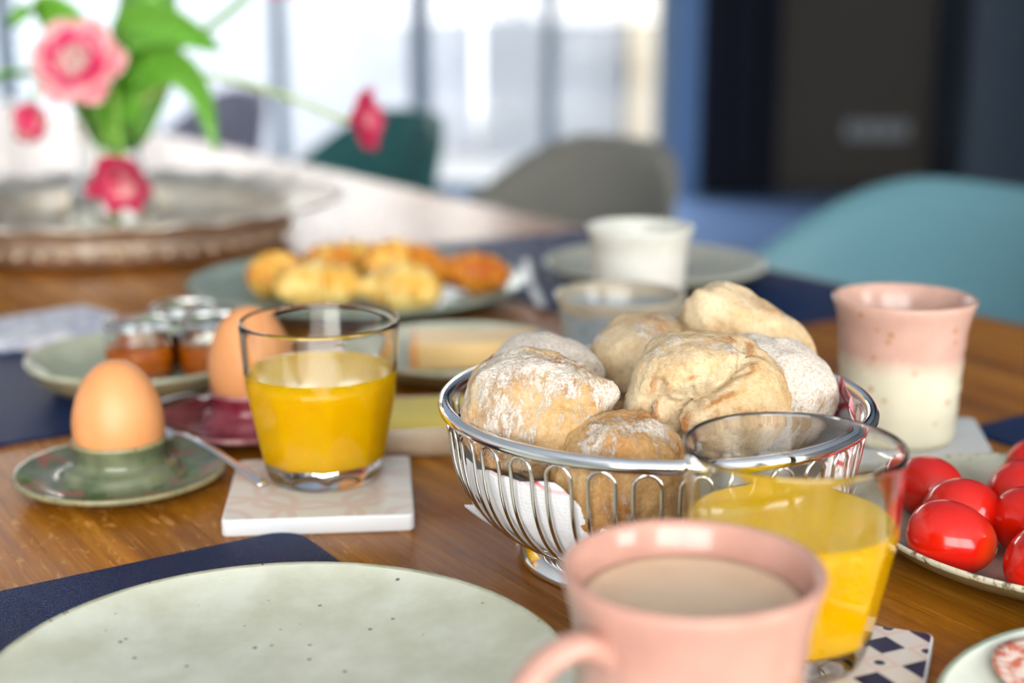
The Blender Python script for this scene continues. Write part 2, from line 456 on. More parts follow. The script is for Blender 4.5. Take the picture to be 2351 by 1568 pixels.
def chair(u, v, c, label, turn=0.0):
    m = plain(label.split()[0]+'_chair_plastic', c, 0.5)
    ch = root('shell_chair', label, 'chair', (*uv(u, v)[:2], 0), (0, 0, math.radians(123)+turn), 'shell chairs along the far side of the table')
    s = put('shell', shell_mesh(m), ch); md = s.modifiers.new('thick', 'SOLIDIFY'); md.thickness = 0.009; md.offset = 0
    lw = M['wood']
    for sx in (-1, 1):
        for sy in (-1, 1):
            put('leg', tube('leg', [(sx*0.14, sy*0.13, 0.44), (sx*0.24, sy*0.22, 0.0)], [0.017, 0.011], lw, 10), ch)
    put('seat_frame', boxes('seat_frame', [(-0.15, 0.15, -0.015, 0.015, 0.405, 0.425), (-0.015, 0.015, -0.15, 0.15, 0.405, 0.425)], M['wire']), ch)
chair(1.03, 1.03, L(102, 147, 157), 'teal shell chair nearest on the far side, behind the pink and cream cup')
chair(1.69, 1.03, L(122, 120, 110), 'grey shell chair between the teal chair and the dark green chair')
chair(2.33, 1.03, L(36, 96, 94), 'dark green shell chair behind the drooping pink tulip')
chair(3.10, 1.03, L(132, 132, 152), 'lilac grey shell chair farthest along the table, seen past the tulip leaves')

# ------------------------------------------------------------------ plates
def plate_prof(R, h, t=0.0045, foot=0.55, lip=0.0, mi=(0, 1, 2)):
    a, b, c = mi
    return [(0, 0.0045, a), (R*0.35, 0.0045, a), (R*0.60, 0.0055, a), (R*0.80, 0.0045+(h-0.0045)*0.42, a), (R*0.93, h*0.80+0.0005, a), (R-0.0022, h, b),
            (R-0.0008, h+0.0007, b), (R, h-0.0003, b), (R-0.0012, h-0.0022, c), (R*0.92, h*0.62-0.001, c), (R*0.78, max(h*0.3-0.0015, 0.001), c), (R*foot+0.004, 0.0012, c), (R*foot+0.002, 0, c), (R*foot-0.002, 0, c),
            (R*foot-0.004, 0.0012, c), (0, 0.0014, c)]
def wob(seed, amp):
    return lambda r, z, a: (r*(1+amp*math.sin(3*a+seed)+amp*0.6*math.sin(5*a+seed*2)), z+0.02*amp*math.sin(2*a+seed)*r/0.1*1.0)
def plate(name, R, h, loc, mats, label, seed=1, amp=0.004, group='stoneware plates', foot=0.55, mi=(0, 1, 2)):
    o = put(name, lathe(name, plate_prof(R, h, foot=foot, mi=mi), mats, 112, wob(seed, amp)), None, loc)
    return tag(o, label, 'plate', group)
plate('dinner_plate', 0.0985, 0.013, P(-0.0770, 0.4255, 0.002), [M['sage'], M['sagerim'], M['stone']], 'large empty sage green plate with fine dark specks in front', 1, 0.003)
tomg = None
def tom_glaze():
    n = N('sage_and_rose_glaze')
    x, y, z = n.sep(); r = n.math('SQRT', n.math('ADD', n.math('MULTIPLY', x, x), n.math('MULTIPLY', y, y)))
    rr = n.math('ADD', r, n.math('MULTIPLY', n.noise(35, 4), 0.03))
    m = n.math('MULTIPLY', n.ramp(n.math('MULTIPLY', rr, 8.0), [(0.60, 1.0), (0.76, 0.0)]), n.ramp(y, [(0.0, 1.0), (0.030, 0.45)]))
    col = n.mix(n.ramp(n.noise(40, 5), [(0.4, 0.0), (0.65, 1.0)]), L(184, 186, 168), L(160, 160, 140))
    col = n.mix(m, col, L(176, 138, 128))
    cell = n.new('ShaderNodeTexVoronoi'); n.link(n.co.outputs['Object'], cell.inputs['Vector']); cell.inputs['Scale'].default_value = 190
    dot = n.math('MULTIPLY', n.ramp(cell.outputs['Distance'], [(0.10, 1.0), (0.2, 0.0)]), n.ramp(n.sep(cell.outputs['Color'])[0], [(0.8, 0.0), (0.84, 1.0)]))
    col = n.mix(n.math('MULTIPLY', dot, 0.7), col, L(96, 104, 84))
    n.P(col=col, rough=0.25); return n.m
def rim_dark():
    n = N('worn_brown_rim'); a = n.noise(260, 4, 0.6, n.map((1, 1, 0.4)))
    n.P(col=n.ramp(a, [(0.34, L(66, 50, 36)), (0.42, L(140, 130, 104)), (0.5, L(196, 192, 170))]), rough=0.3); n.bump(a, 0.3, 0.001); return n.m
olive = glaze('olive_stoneware', L(122, 112, 78), L(98, 86, 56), L(60, 48, 34), 0.35, 50, 300, 0.1)
plate('tomato_plate', 0.087, 0.017, P(0.236, 0.568), [tom_glaze(), rim_dark(), olive], 'sage plate with a rosy centre and worn brown rim holding tomatoes', 2.4, 0.004)
plate('salami_plate', 0.082, 0.013, P(0.213, 0.392), [glaze('pale_mint_glaze', L(206, 212, 198), L(216, 220, 208), None, 0.25), glaze('mint_edge', L(140, 156, 136), L(160, 172, 152), None, 0.25), M['stone']], 'pale mint plate of salami beside the patterned tile coaster', 3, 0.003)
plate('jam_plate', 0.069, 0.021, P(-0.2241, 0.8395), [glaze('jam_plate_glaze', L(160, 166, 142), L(182, 186, 166), L(110, 110, 80), 0.22), M['sagerim'], glaze('jam_plate_back', L(150, 134, 100), L(128, 122, 92), None, 0.4)], 'small sage plate carrying the jam jars', 4, 0.006)
plate('cheese_plate', 0.069, 0.018, P(-0.035, 0.872), [M['sage'], M['sagerim'], olive], 'sage plate under the wedge of cheese', 5, 0.004)
plate('pastry_plate', 0.133, 0.017, P(-0.1212, 1.0997), [glaze('teal_sage_glaze', L(136, 156, 146), L(154, 172, 162), L(90, 100, 88), 0.30), glaze('teal_sage_rim', L(120, 142, 130), L(150, 166, 152), None, 0.2), glaze('teal_back', L(84, 96, 84), L(70, 82, 72), None, 0.3)], 'wide grey-green plate of golden croissants', 6, 0.003)
plate('breakfast_plate', 0.093, 0.016, P(0.1201, 1.172, 0.002), [glaze('grey_sage', L(160, 160, 146), L(172, 172, 158), None, 0.25), glaze('grey_sage_rim', L(190, 190, 180), L(170, 170, 150), None, 0.2), olive], 'empty grey-green plate behind the tall white cup', 7, 0.004)

# ------------------------------------------------------------------ tile coasters
def tile_rose():
    n = N('white_tile_rose_ornament')
    x, y, z = n.sep(); ax = n.math('ABSOLUTE', x); ay = n.math('ABSOLUTE', y)
    nx = n.math('MULTIPLY', n.math('SUBTRACT', n.noise(60, 2), 0.5), 0.008)
    lines = None
    for (cx, cy, rr) in ((0.0, 0.0425, 0.020), (0.0425, 0.0, 0.020), (0.0425, 0.0425, 0.030), (0.0, 0.0, 0.030), (0.02, 0.02, 0.009), (0.0425, 0.0425, 0.012)):
        d = n.math('SQRT', n.math('ADD', n.math('POWER', n.math('SUBTRACT', ax, cx), 2.0), n.math('POWER', n.math('SUBTRACT', ay, cy), 2.0)))
        e = n.math('ABSOLUTE', n.math('SUBTRACT', n.math('ADD', d, nx), rr))
        l = n.ramp(n.math('MULTIPLY', e, 100.0), [(0.14, 1.0), (0.26, 0.0)])
        lines = l if lines is None else n.math('MAXIMUM', lines, l)
    n.P(col=n.mix(n.math('MULTIPLY', lines, 0.5), L(220, 217, 208), L(208, 176, 166)), rough=0.35); return n.m
def tile_geo():
    n = N('white_tile_navy_diamonds')
    s = 1/0.0104
    v = n.map((s, s, s), rot=(0, 0, pi/4), loc=(0.5, 0.5, 0)); x, y, z = n.sep(v)
    ix = n.math('FLOOR', x); iy = n.math('FLOOR', y); fx = n.math('SUBTRACT', n.math('FRACT', x), 0.5); fy = n.math('SUBTRACT', n.math('FRACT', y), 0.5)
    ox = n.math('PINGPONG', ix, 1.0); oy = n.math('PINGPONG', iy, 1.0)
    navy = n.math('MULTIPLY', n.math('SUBTRACT', 1.0, ox), n.math('SUBTRACT', 1.0, oy))
    rose = n.math('MULTIPLY', ox, oy)
    mx = n.math('MAXIMUM', n.math('ABSOLUTE', fx), n.math('ABSOLUTE', fy))
    frame = n.math('MULTIPLY', rose, n.ramp(mx, [(0.31, 0.0), (0.33, 1.0), (0.47, 1.0), (0.49, 0.6)]))
    d = n.math('SQRT', n.math('ADD', n.math('MULTIPLY', fx, fx), n.math('MULTIPLY', fy, fy)))
    dot = n.math('MULTIPLY', rose, n.ramp(d, [(0.17, 1.0), (0.20, 0.0)]))
    col = n.mix(n.math('MULTIPLY', frame, 0.6), L(216, 210, 202), L(216, 184, 174))
    col = n.mix(n.math('MAXIMUM', navy, dot), col, L(26, 30, 62))
    n.P(col=col, rough=0.3); return n.m
tile_white = plain('white_ceramic', L(226, 228, 230), 0.45)
def coaster(x, y, half, rot, top, label, h=0.008, side=None):
    o = put('tile_coaster', slab('tile_coaster', rrect(half, half, 0.003, 4), 0, h, 0.0012, [side or tile_white, top], 3, 1), None, P(x, y), (0, 0, math.radians(rot)))
    return tag(o, label, 'coaster', 'tile coasters')
coaster(-0.0896, 0.6344, 0.0425, 5.5, tile_rose(), 'white tile coaster with faint rose ornament, beside the green egg cup')
coaster(0.0940, 0.4470, 0.0455, -20, tile_geo(), 'white tile coaster with navy diamonds and pink squares')
grey_stone = glaze('pale_grey_stone', L(190, 194, 194), L(202, 204, 204), None, 0.5)
coaster(0.2026, 0.7150, 0.046, -9, grey_stone, 'plain pale grey coaster under the pink and cream cup', 0.006, grey_stone)

# ------------------------------------------------------------------ juice glasses
def tumbler(x, y, z, rot, level, label, jl):
    t = root('juice_glass', label, 'glass', P(x, y, z), (0, 0, rot), 'faceted glasses of orange juice')
    H = 0.0772; nf = 10
    def outer(r, zz, a):
        # flat facets below the shoulder
        k = min(max((0.0475-zz)/0.006, 0), 1)
        ap = 0.0262+ (zz)*0.185
        aa = ((a+pi/nf) % (2*pi/nf))-pi/nf
        pr = ap/math.cos(aa)
        return (min(r, pr) if zz > 0.004 else min(r, pr)), zz
    prof_o = [(0, 0.0015), (0.017, 0.0012), (0.0235, 0.0), (0.0262, 0.0012), (0.0278, 0.004), (0.0292, 0.010), (0.0304, 0.016), (0.0316, 0.022), (0.0327, 0.028), (0.0336, 0.033),
              (0.0344, 0.037), (0.0350, 0.040), (0.0354, 0.043), (0.0357, 0.046), (0.0359, 0.049), (0.0361, 0.053), (0.0365, 0.060), (0.0370, 0.068), (0.0373, H-0.0040), (0.03742, H-0.0016), (0.0373, H-0.0007), (0.0370, H-0.0001), (0.0366, H), (0.0362, H-0.0003), (0.0360, H-0.0009), (0.0359, H-0.0018), (0.0358, H-0.0042)]
    prof_i = [(0.0355, 0.068), (0.0350, 0.060), (0.0345, 0.053), (0.0338, 0.046), (0.0327, 0.040), (0.0309, 0.033), (0.0289, 0.025), (0.0270, 0.017), (0.0258, 0.0125), (0.0245, 0.0105), (0.018, 0.0095), (0, 0.0092)]
    seg = 120; V = []; rings = []
    for idx, (r, zz) in enumerate(prof_o+prof_i):
        if r < 1e-7: V.append((0, 0, zz)); rings.append([len(V)-1]); continue
        ids = []
        for k in range(seg):
            a = 2*pi*k/seg; rr = outer(r, zz, a)[0] if zz < 0.056 and idx < len(prof_o)-8 else r
            V.append((rr*math.cos(a), rr*math.sin(a), zz)); ids.append(len(V)-1)
        rings.append(ids)
    Fc = []
    for j in range(len(rings)-1):
        Aa, B = rings[j], rings[j+1]
        for k in range(seg):
            k2 = (k+1) % seg
            if len(Aa) == 1: Fc.append((Aa[0], B[k2], B[k]))
            elif len(B) == 1: Fc.append((Aa[k], Aa[k2], B[0]))
            else: Fc.append((Aa[k], Aa[k2], B[k2], B[k]))
    put('tumbler', mesh('tumbler', V, Fc, [M['glass']]), t)
    # juice reaches a hair into the wall so that no air film shows
    pr = [(0, 0.0090), (0.018, 0.0093), (0.0246, 0.0103), (0.0260, 0.0123)]
    for (r, zz) in reversed(prof_i[:8]):
        if zz < level-0.001: pr.append((r+0.0003, zz))
    rl = np.interp(level, [p[1] for p in reversed(prof_i)], [p[0] for p in reversed(prof_i)])
    pr += [(rl+0.0003, level+0.00005), (rl-0.0012, level), (rl*0.6, level-0.0002), (0, level-0.0002)]
    j = put('orange_juice', lathe('orange_juice', pr, jl, 96), t); j['label'] = 'opaque yellow-orange juice'
    return t
def juice_m():
    n = N('orange_juice')
    n.P(col=n.mix(n.ramp(n.noise(90, 4), [(0.35, 0.0), (0.7, 1.0)]), L(255, 204, 0), L(255, 196, 0)), rough=0.14, spec=0.5, ior=1.25); return n.m
juice = juice_m()
tumbler(-0.0900, 0.6480, 0.008, 0.18, 0.0535, 'faceted glass of orange juice on the rose-patterned tile, beside the egg cups', juice)
tumbler(0.0951, 0.4578, 0.008, 0.1, 0.0510, 'faceted glass of orange juice in front of the bread basket, behind the pink mug', juice)

# ------------------------------------------------------------------ eggs and egg cups
def egg_mesh():
    prof = []; n = 40; a, b = 0.0216, 0.0290
    for k in range(n+1):
        t = pi*k/n; zz = -b*math.cos(t)
        r = a*math.sin(t)**0.94*(1-0.105*(zz/b))*1.004
        prof.append((max(r, 0) if 0 < k < n else 0, zz))
    return lathe('boiled_egg', prof, M['egg'], 64)
eggm = egg_mesh()
def eggcup(x, y, mats, label, seed):
    prof = [(0, 0.0052, 0), (0.012, 0.0055, 0), (0.0175, 0.0100, 0), (0.0202, 0.0170, 0), (0.0209, 0.0226, 1), (0.0212, 0.0240, 1), (0.0220, 0.0243, 1), (0.0226, 0.0236, 1), (0.0226, 0.0224, 0), (0.0219, 0.0208, 0), (0.0214, 0.0180, 0), (0.0213, 0.0145, 0), (0.0222, 0.0122, 0), (0.0252, 0.0112, 0), (0.0268, 0.0102, 0), (0.0274, 0.0082, 0), (0.0284, 0.0064, 0), (0.0320, 0.0052, 0),
            (0.038, 0.0056, 0), (0.0455, 0.0076, 0), (0.0488, 0.0090, 1), (0.0503, 0.0092, 1), (0.0508, 0.0080, 1), (0.0498, 0.0064, 2), (0.042, 0.0034, 2), (0.033, 0.0022, 2), (0.029, 0.0018, 2), (0.0275, 0.0, 2), (0.0255, 0.0, 2), (0.024, 0.0015, 2), (0, 0.0018, 2)]
    return tag(put('egg_cup', lathe('egg_cup', prof, mats, 96, wob(seed, 0.004)), None, P(x, y)), label, 'egg cup', 'egg cups with attached saucers')
def green_cup():
    n = N('moss_green_glaze')
    x, y, z = n.sep(); r = n.math('SQRT', n.math('ADD', n.math('MULTIPLY', x, x), n.math('MULTIPLY', y, y)))
    col = n.mix(n.ramp(n.noise(70, 5), [(0.35, 0.0), (0.65, 1.0)]), L(82, 92, 66), L(114, 119, 92))
    sau = n.ramp(n.math('MULTIPLY', r, 10.0), [(0.29, 0.0), (0.31, 1.0)])
    v = n.map((1, 1, 1), rot=(0, 0, 0.5))
    red = n.math('MULTIPLY', n.ramp(n.noise(48, 2, 0.4, n.map((1, 1.9, 1), rot=(0, 0, 0.7))), [(0.60, 0.0), (0.64, 1.0)]), sau)
    grn = n.math('MULTIPLY', n.ramp(n.noise(44, 2, 0.4, n.map((1.8, 1, 1), loc=(3, 1, 0))), [(0.60, 0.0), (0.64, 1.0)]), sau)
    col = n.mix(n.math('MULTIPLY', red, 0.8), col, L(150, 88, 74)); col = n.mix(n.math('MULTIPLY', grn, 0.8), col, L(62, 92, 44))
    n.P(col=col, rough=0.16); return n.m
eggcup(-0.1906, 0.6600, [green_cup(), glaze('moss_rim', L(150, 140, 104), L(120, 122, 92), L(120, 80, 40), 0.18, 120, 300, 0.16), glaze('moss_back', L(120, 110, 84), L(140, 128, 100), None, 0.4)], 'moss green glazed egg cup with attached saucer and painted leaf strokes', 1)
eggcup(-0.1430, 0.7515, [glaze('burgundy_glaze', L(112, 30, 46), L(142, 62, 72), L(150, 96, 92), 0.16, 60, 300, 0.1), glaze('burgundy_rim', L(176, 130, 126), L(134, 66, 72), None, 0.18, 110), glaze('burgundy_back', L(120, 96, 76), L(96, 60, 56), None, 0.4)], 'burgundy glazed egg cup with attached saucer behind the juice glass', 2)
tag(put('boiled_egg', eggm, None, P(-0.1906, 0.6600, 0.0335)), 'brown boiled egg standing in the moss green egg cup', 'egg', 'brown boiled eggs')
tag(put('boiled_egg', eggm, None, P(-0.1430, 0.7515, 0.0385), (0.04, -0.05, 1), (1.04, 1.04, 1.06)), 'brown boiled egg standing in the burgundy egg cup', 'egg', 'brown boiled eggs')

def spoon(label, pts, widths, bowl_at, bowl_dir, bl=0.017, bw=0.011, tilt=0.0):
    r = root('egg_spoon', label, 'spoon', (0, 0, 0), group='small steel egg spoons')
    sp = spline(pts, 10); n = len(sp)
    wv = np.interp(np.linspace(0, 1, n), np.linspace(0, 1, len(widths)), widths)
    put('handle', tube('handle', sp, wv, M['chrome'], 12, flat=0.32, up=(0, 0, 1)), r)
    # oval bowl
    V = []; Fc = []; na = 28; nr = 7
    for s in range(2):
        for j in range(nr):
            q = (j+1)/nr
            for k in range(na):
                a = 2*pi*k/na; wid = bw*(1-0.18*math.cos(a))
                V.append((bl*q*math.cos(a), wid*q*math.sin(a), -0.0045*(1-q*q) - s*0.0009))
    c0 = len(V); V.append((0, 0, -0.0045)); V.append((0, 0, -0.0054))
    for k in range(na):
        k2 = (k+1) % na
        Fc.append((c0, k, k2)); Fc.append((c0+1, nr*na+k2, nr*na+k))
        for j in range(nr-1):
            Fc.append((j*na+k, (j+1)*na+k, (j+1)*na+k2, j*na+k2))
            Fc.append((nr*na+j*na+k2, nr*na+(j+1)*na+k2, nr*na+(j+1)*na+k, nr*na+j*na+k))
        Fc.append(((nr-1)*na+k, nr*na+(nr-1)*na+k, nr*na+(nr-1)*na+k2, (nr-1)*na+k2))
    put('bowl', mesh('bowl', V, Fc, [M['chrome']]), r, bowl_at, (0, tilt, math.atan2(bowl_dir[1], bowl_dir[0])))
    return r
spoon('small steel spoon resting on the moss green saucer, handle over the rose tile', [P(-0.176, 0.697, 0.0125), P(-0.168, 0.690, 0.0165), P(-0.150, 0.668, 0.0165), P(-0.130, 0.645, 0.0135), P(-0.1155, 0.629, 0.0105)], [0.0013, 0.0014, 0.0018, 0.0026, 0.0030],
      P(-0.1855, 0.7045, 0.0125), (-0.64, 0.77), 0.014, 0.0095)
spoon('small steel spoon leaning on the burgundy saucer beside the jam plate', [P(-0.166, 0.7745, 0.0150), P(-0.174, 0.773, 0.0120), P(-0.183, 0.770, 0.0145), P(-0.200, 0.760, 0.0120), P(-0.226, 0.745, 0.0045)], [0.0013, 0.0015, 0.0018, 0.0026, 0.0030],
      P(-0.1535, 0.7790, 0.0175), (0.93, 0.36), 0.014, 0.0095)

# ------------------------------------------------------------------ cups
def cup_profile(R, Rb, H, t=0.0032, zf=0.72, rings=True):
    pr = [(0, 0.0), (Rb-0.004, 0.0), (Rb-0.001, 0.0008), (Rb, 0.003)]
    for k in range(1, 17):
        s = k/16; zz = 0.003+(H-0.003)*s
        body = Rb+(R*0.88-Rb)*min(s/zf, 1.0); fl = max((s-zf)/(1-zf), 0)
        r = body + (R-R*0.88)*fl**1.6
        if rings and 0.05 < s < 0.72: r += 0.00035*math.sin(s*38)
        pr.append((r, zz))
    r = pr[-1][0]; pr += [(r-0.0004, H+0.0009), (r-0.0016, H+0.0012), (r-0.0028, H+0.0004)]
    return pr
def cup_inner(R, Rb, H, t, zf=0.72, floor=0.006):
    pr = []
    for k in range(16, 0, -1):
        s = k/16; zz = 0.003+(H-0.003)*s
        if zz < floor+0.002: continue
        body = Rb+(R*0.88-Rb)*min(s/zf, 1.0); fl = max((s-zf)/(1-zf), 0)
        pr.append((body+(R-R*0.88)*fl**1.6-t, zz-0.0006))
    pr += [(Rb-t-0.002, floor), (0, floor)]
    return pr
def mug_glaze(name, rim, body, foot, z_line, z_foot, specks, sc=150, blend=0.004, rough=0.22):
    n = N(name); x, y, z = n.sep()
    zz = n.math('ADD', z, n.math('MULTIPLY', n.math('SUBTRACT', n.noise(30, 4, vec=n.map((1, 1, 0.5))), 0.5), 0.016))
    m = n.math('MULTIPLY_ADD', n.math('SUBTRACT', zz, z_line), 1/blend, 0.5, True)
    rimc = n.mix(n.ramp(n.noise(60, 4), [(0.35, 0.0), (0.65, 1.0)]), rim, tuple(v*0.86 for v in rim[:3])+(1,))
    bc = n.mix(n.ramp(n.noise(50, 5), [(0.4, 0.0), (0.65, 1.0)]), body, tuple(v*0.92 for v in body[:3])+(1,))
    col = n.mix(m, bc, rimc)
    cell = n.new('ShaderNodeTexVoronoi'); n.link(n.co.outputs['Object'], cell.inputs['Vector']); cell.inputs['Scale'].default_value = sc
    dot = n.math('MULTIPLY', n.ramp(cell.outputs['Distance'], [(0.14, 1.0), (0.3, 0.0)]), n.ramp(n.sep(cell.outputs['Color'])[0], [(0.80, 0.0), (0.84, 1.0)]))
    col = n.mix(n.math('MULTIPLY', dot, 0.75), col, specks)
    f = n.math('MULTIPLY_ADD', n.math('SUBTRACT', z_foot, zz), 400.0, 0.5, True)
    col = n.mix(f, col, foot)
    n.P(col=col, rough=rough); n.bump(n.noise(120, 3), 0.05, 0.001); return n.m
def cup(name, R, Rb, H, loc, m, label, zf=0.72, rings=True, group='handmade stoneware cups', parts=False, rot=0):
    pr = cup_profile(R, Rb, H, zf=zf, rings=rings)+cup_inner(R, Rb, H, 0.0034, zf)
    me = lathe(name if not parts else 'cup_body', pr, m, 96, wob(R*400, 0.004))
    if parts:
        r = root(name, label, 'cup', loc, (0, 0, rot), group); put('cup_body', me, r); return r
    return tag(put(name, me, None, loc, (0, 0, rot)), label, 'cup', group)
cup('beaker_cup', 0.0366, 0.0297, 0.0742, P(0.2026, 0.7198, 0.006), mug_glaze('pink_over_cream_glaze', L(202, 162, 146), L(212, 206, 182), L(206, 196, 166), 0.0435, 0.004, L(166, 112, 58), 150, 0.010), 'pink and cream speckled cup without handle on the grey coaster')
cup('beaker_cup', 0.0370, 0.0295, 0.0760, P(0.0885, 0.9720, 0.002), mug_glaze('white_stone_glaze', L(212, 212, 202), L(214, 214, 206), L(176, 160, 130), 0.060, 0.004, L(190, 182, 160), 120), 'tall white stoneware cup without handle in front of the empty plate')
# grey milk cup with a small handle
gm = mug_glaze('grey_blue_glaze', L(172, 162, 142), L(140, 152, 160), L(150, 130, 100), 0.046, 0.003, L(96, 84, 70), 130)
gc = cup('milk_cup', 0.0405, 0.0310, 0.0540, P(0.0667, 0.857), gm, 'low grey-blue glazed cup with side handle behind the bread basket', 0.55, False, parts=True)
put('handle', tube('handle', spline([(0.034, -0.004, 0.043), (0.047, -0.008, 0.045), (0.053, -0.010, 0.034), (0.046, -0.008, 0.019), (0.031, -0.004, 0.013)], 8), 0.0042, gm, 12, flat=0.8), gc)
# pink mug with milky coffee in front
pm_ = mug_glaze('rose_pink_glaze', L(200, 152, 136), L(208, 176, 158), L(200, 160, 140), 0.046, 0.003, L(196, 140, 88), 110, 0.02, 0.13)
mg = cup('coffee_mug', 0.0372, 0.0298, 0.0730, P(0.0506, 0.373, 0.002), pm_, 'rose pink mug of milky coffee closest in front of the bread basket', 0.66, True, parts=True)
hd = spline([(-0.0235, -0.0180, 0.0550), (-0.0330, -0.0255, 0.0615), (-0.0435, -0.0330, 0.0585), (-0.0510, -0.0385, 0.0460), (-0.0500, -0.0375, 0.0310), (-0.0400, -0.0300, 0.0190), (-0.0230, -0.0180, 0.0150)], 10)
put('handle', tube('handle', hd, np.interp(np.linspace(0, 1, len(hd)), [0, .2, .8, 1], [.0060, .0046, .0046, .006]), pm_, 14, flat=0.8), mg)
lev = 0.0640; rl = 0.0300
cof = put('milky_coffee', lathe('milky_coffee', [(0, lev), (rl*0.7, lev), (rl-0.0004, lev), (rl+0.0010, lev+0.0004), (rl-0.0008, lev-0.006), (0, lev-0.006)], glaze('milky_coffee', L(218, 192, 162), L(208, 180, 148), None, 0.2), 64), mg)
cof['label'] = 'pale milky coffee'

# ------------------------------------------------------------------ butter dish
bd = root('butter_dish', 'small beige ceramic dish of butter between the juice glass and the basket', 'dish', P(-0.0440, 0.7280), (0, 0, math.radians(8)))
def dish_mesh(hx, hy, h, m):
    V = []; Fc = []; rs = [(0.80, 0.0), (0.90, 0.0012), (0.965, 0.006), (1.0, h), (0.985, h+0.0008), (0.965, h), (0.93, 0.007), (0.86, 0.0035), (0.5, 0.003)]
    n = None
    for s, z in rs:
        o = rrect(hx*s, hy*s, min(hx, hy)*0.55*s, 8); n = len(o)
        V += [(q[0], q[1], z) for q in o]
    for j in range(len(rs)-1):
        for k in range(n):
            k2 = (k+1) % n; Fc.append((j*n+k, j*n+k2, (j+1)*n+k2, (j+1)*n+k))
    Fc.append(tuple(reversed(range(n)))); Fc.append(tuple((len(rs)-1)*n+k for k in range(n)))
    return mesh('dish', V, Fc, [m])
put('dish', dish_mesh(0.041, 0.031, 0.0165, glaze('beige_stoneware', L(196, 178, 152), L(176, 154, 126), None, 0.3, 50)), bd)
def butter_mesh():
    o = rrect(0.0335, 0.0235, 0.006, 5); V = []; Fc = []; n = len(o)
    for s, z in ((1, 0.0033), (1, 0.0135), (0.97, 0.0150)):
        for q in o: V.append((q[0]*s, q[1]*s, z + (0.0035*max(-0.3, q[1]/0.0235) + 0.0012*math.sin(q[0]*90) if z > 0.01 else 0)))
    for j in range(2):
        for k in range(n): k2 = (k+1) % n; Fc.append((j*n+k, j*n+k2, (j+1)*n+k2, (j+1)*n+k))
    Fc.append(tuple(2*n+k for k in range(n))); Fc.append(tuple(reversed(range(n))))
    return mesh('butter', V, Fc, [plain('butter', L(240, 214, 108), 0.65, spec=0.2, sss=0.2, sssr=(0.8, 0.6, 0.2), ssss=0.005)])
tag(put('butter', butter_mesh(), None, P(-0.0440, 0.7280), (0, 0, math.radians(8))), 'pale yellow block of butter in the beige dish', 'butter')

# ------------------------------------------------------------------ cheese
def cheese():
    r = root('cheese_wedge', 'pale wedge of cheese with an orange rind on the sage plate', 'cheese', P(-0.028, 0.872, 0.0062), (0, 0, math.radians(4)))
    def wedge(x0, x1, y0, y1, z0, z1, m, nm):
        return put(nm, slab(nm, [(x0, y0), (x1, y0+0.006), (x1, y1-0.004), (x0, y1)], z0, z1, 0.0015, m), r)
    wedge(-0.032, 0.045, -0.016, 0.030, 0, 0.0165, plain('cheese_paste', L(236, 200, 138), 0.45, sss=0.2, sssr=(0.9, 0.7, 0.3), ssss=0.004), 'paste')
    wedge(-0.0360, -0.0322, -0.0165, 0.0305, 0, 0.0168, plain('cheese_rind', L(224, 156, 78), 0.4), 'rind')
    return r
cheese()

# ------------------------------------------------------------------ jam jars
def jar(x, y, z, jm, label, lidm, tilt=0):
    j = root('jam_jar', label, 'jar', P(x, y, z), (0, 0, random.random()*6), 'small jam jars')
    prof = [(0, 0.0006), (0.015, 0.0004), (0.0178, 0.0), (0.0194, 0.0018), (0.0202, 0.0045), (0.0203, 0.007), (0.0204, 0.021), (0.0204, 0.0232), (0.0200, 0.0255), (0.0186, 0.0280), (0.0182, 0.0294), (0.0181, 0.0300), (0.0176, 0.0302), (0.0172, 0.0299), (0.0171, 0.0292), (0.0174, 0.0275), (0.0188, 0.0250), (0.0191, 0.0236), (0.0191, 0.0220), (0.0190, 0.0080), (0.0190, 0.0060), (0.0182, 0.0032), (0.0160, 0.0026), (0, 0.0026)]
    put('jar_body', lathe('jar_body', prof, M['greenglass'], 56), j)
    pr = [(0, 0.0024), (0.0162, 0.0024), (0.0184, 0.0030), (0.0192, 0.0060), (0.0193, 0.0150), (0.0193, 0.0205), (0.0186, 0.0200), (0.010, 0.0204), (0, 0.0206)]
    put('jam', lathe('jam', pr, jm, 48), j)
    ld = [(0, 0.0300), (0.0168, 0.0300), (0.0172, 0.0303), (0.0196, 0.0303), (0.0205, 0.0312), (0.0204, 0.0335), (0.0188, 0.0352), (0.0140, 0.0362), (0, 0.0366)]
    put('lid', lathe('lid', ld, lidm, 56), j)
    return j
def jam_m(name, c, c2):
    n = N(name); n.P(col=n.mix(n.ramp(n.noise(160, 4), [(0.35, 0.0), (0.65, 1.0)]), c, c2), rough=0.12, sss=0.4, sssr=(1, 0.35, 0.05), ssss=0.006); return n.m
am = jam_m('apricot_jam', L(222, 122, 10), L(200, 96, 4)); be = jam_m('berry_jam', L(74, 10, 22), L(48, 4, 14))
jar(-0.2275, 0.8430, 0.0065, am, 'little glass jar of amber jam on the sage plate, left of its fellows', M['greenglass'])
jar(-0.2080, 0.8790, 0.0085, be, 'little glass jar of dark berry jam between the amber jars', M['greenglass'])
jar(-0.1835, 0.8480, 0.0068, am, 'little glass jar of amber jam half hidden by the egg in the burgundy cup', M['greenglass'])

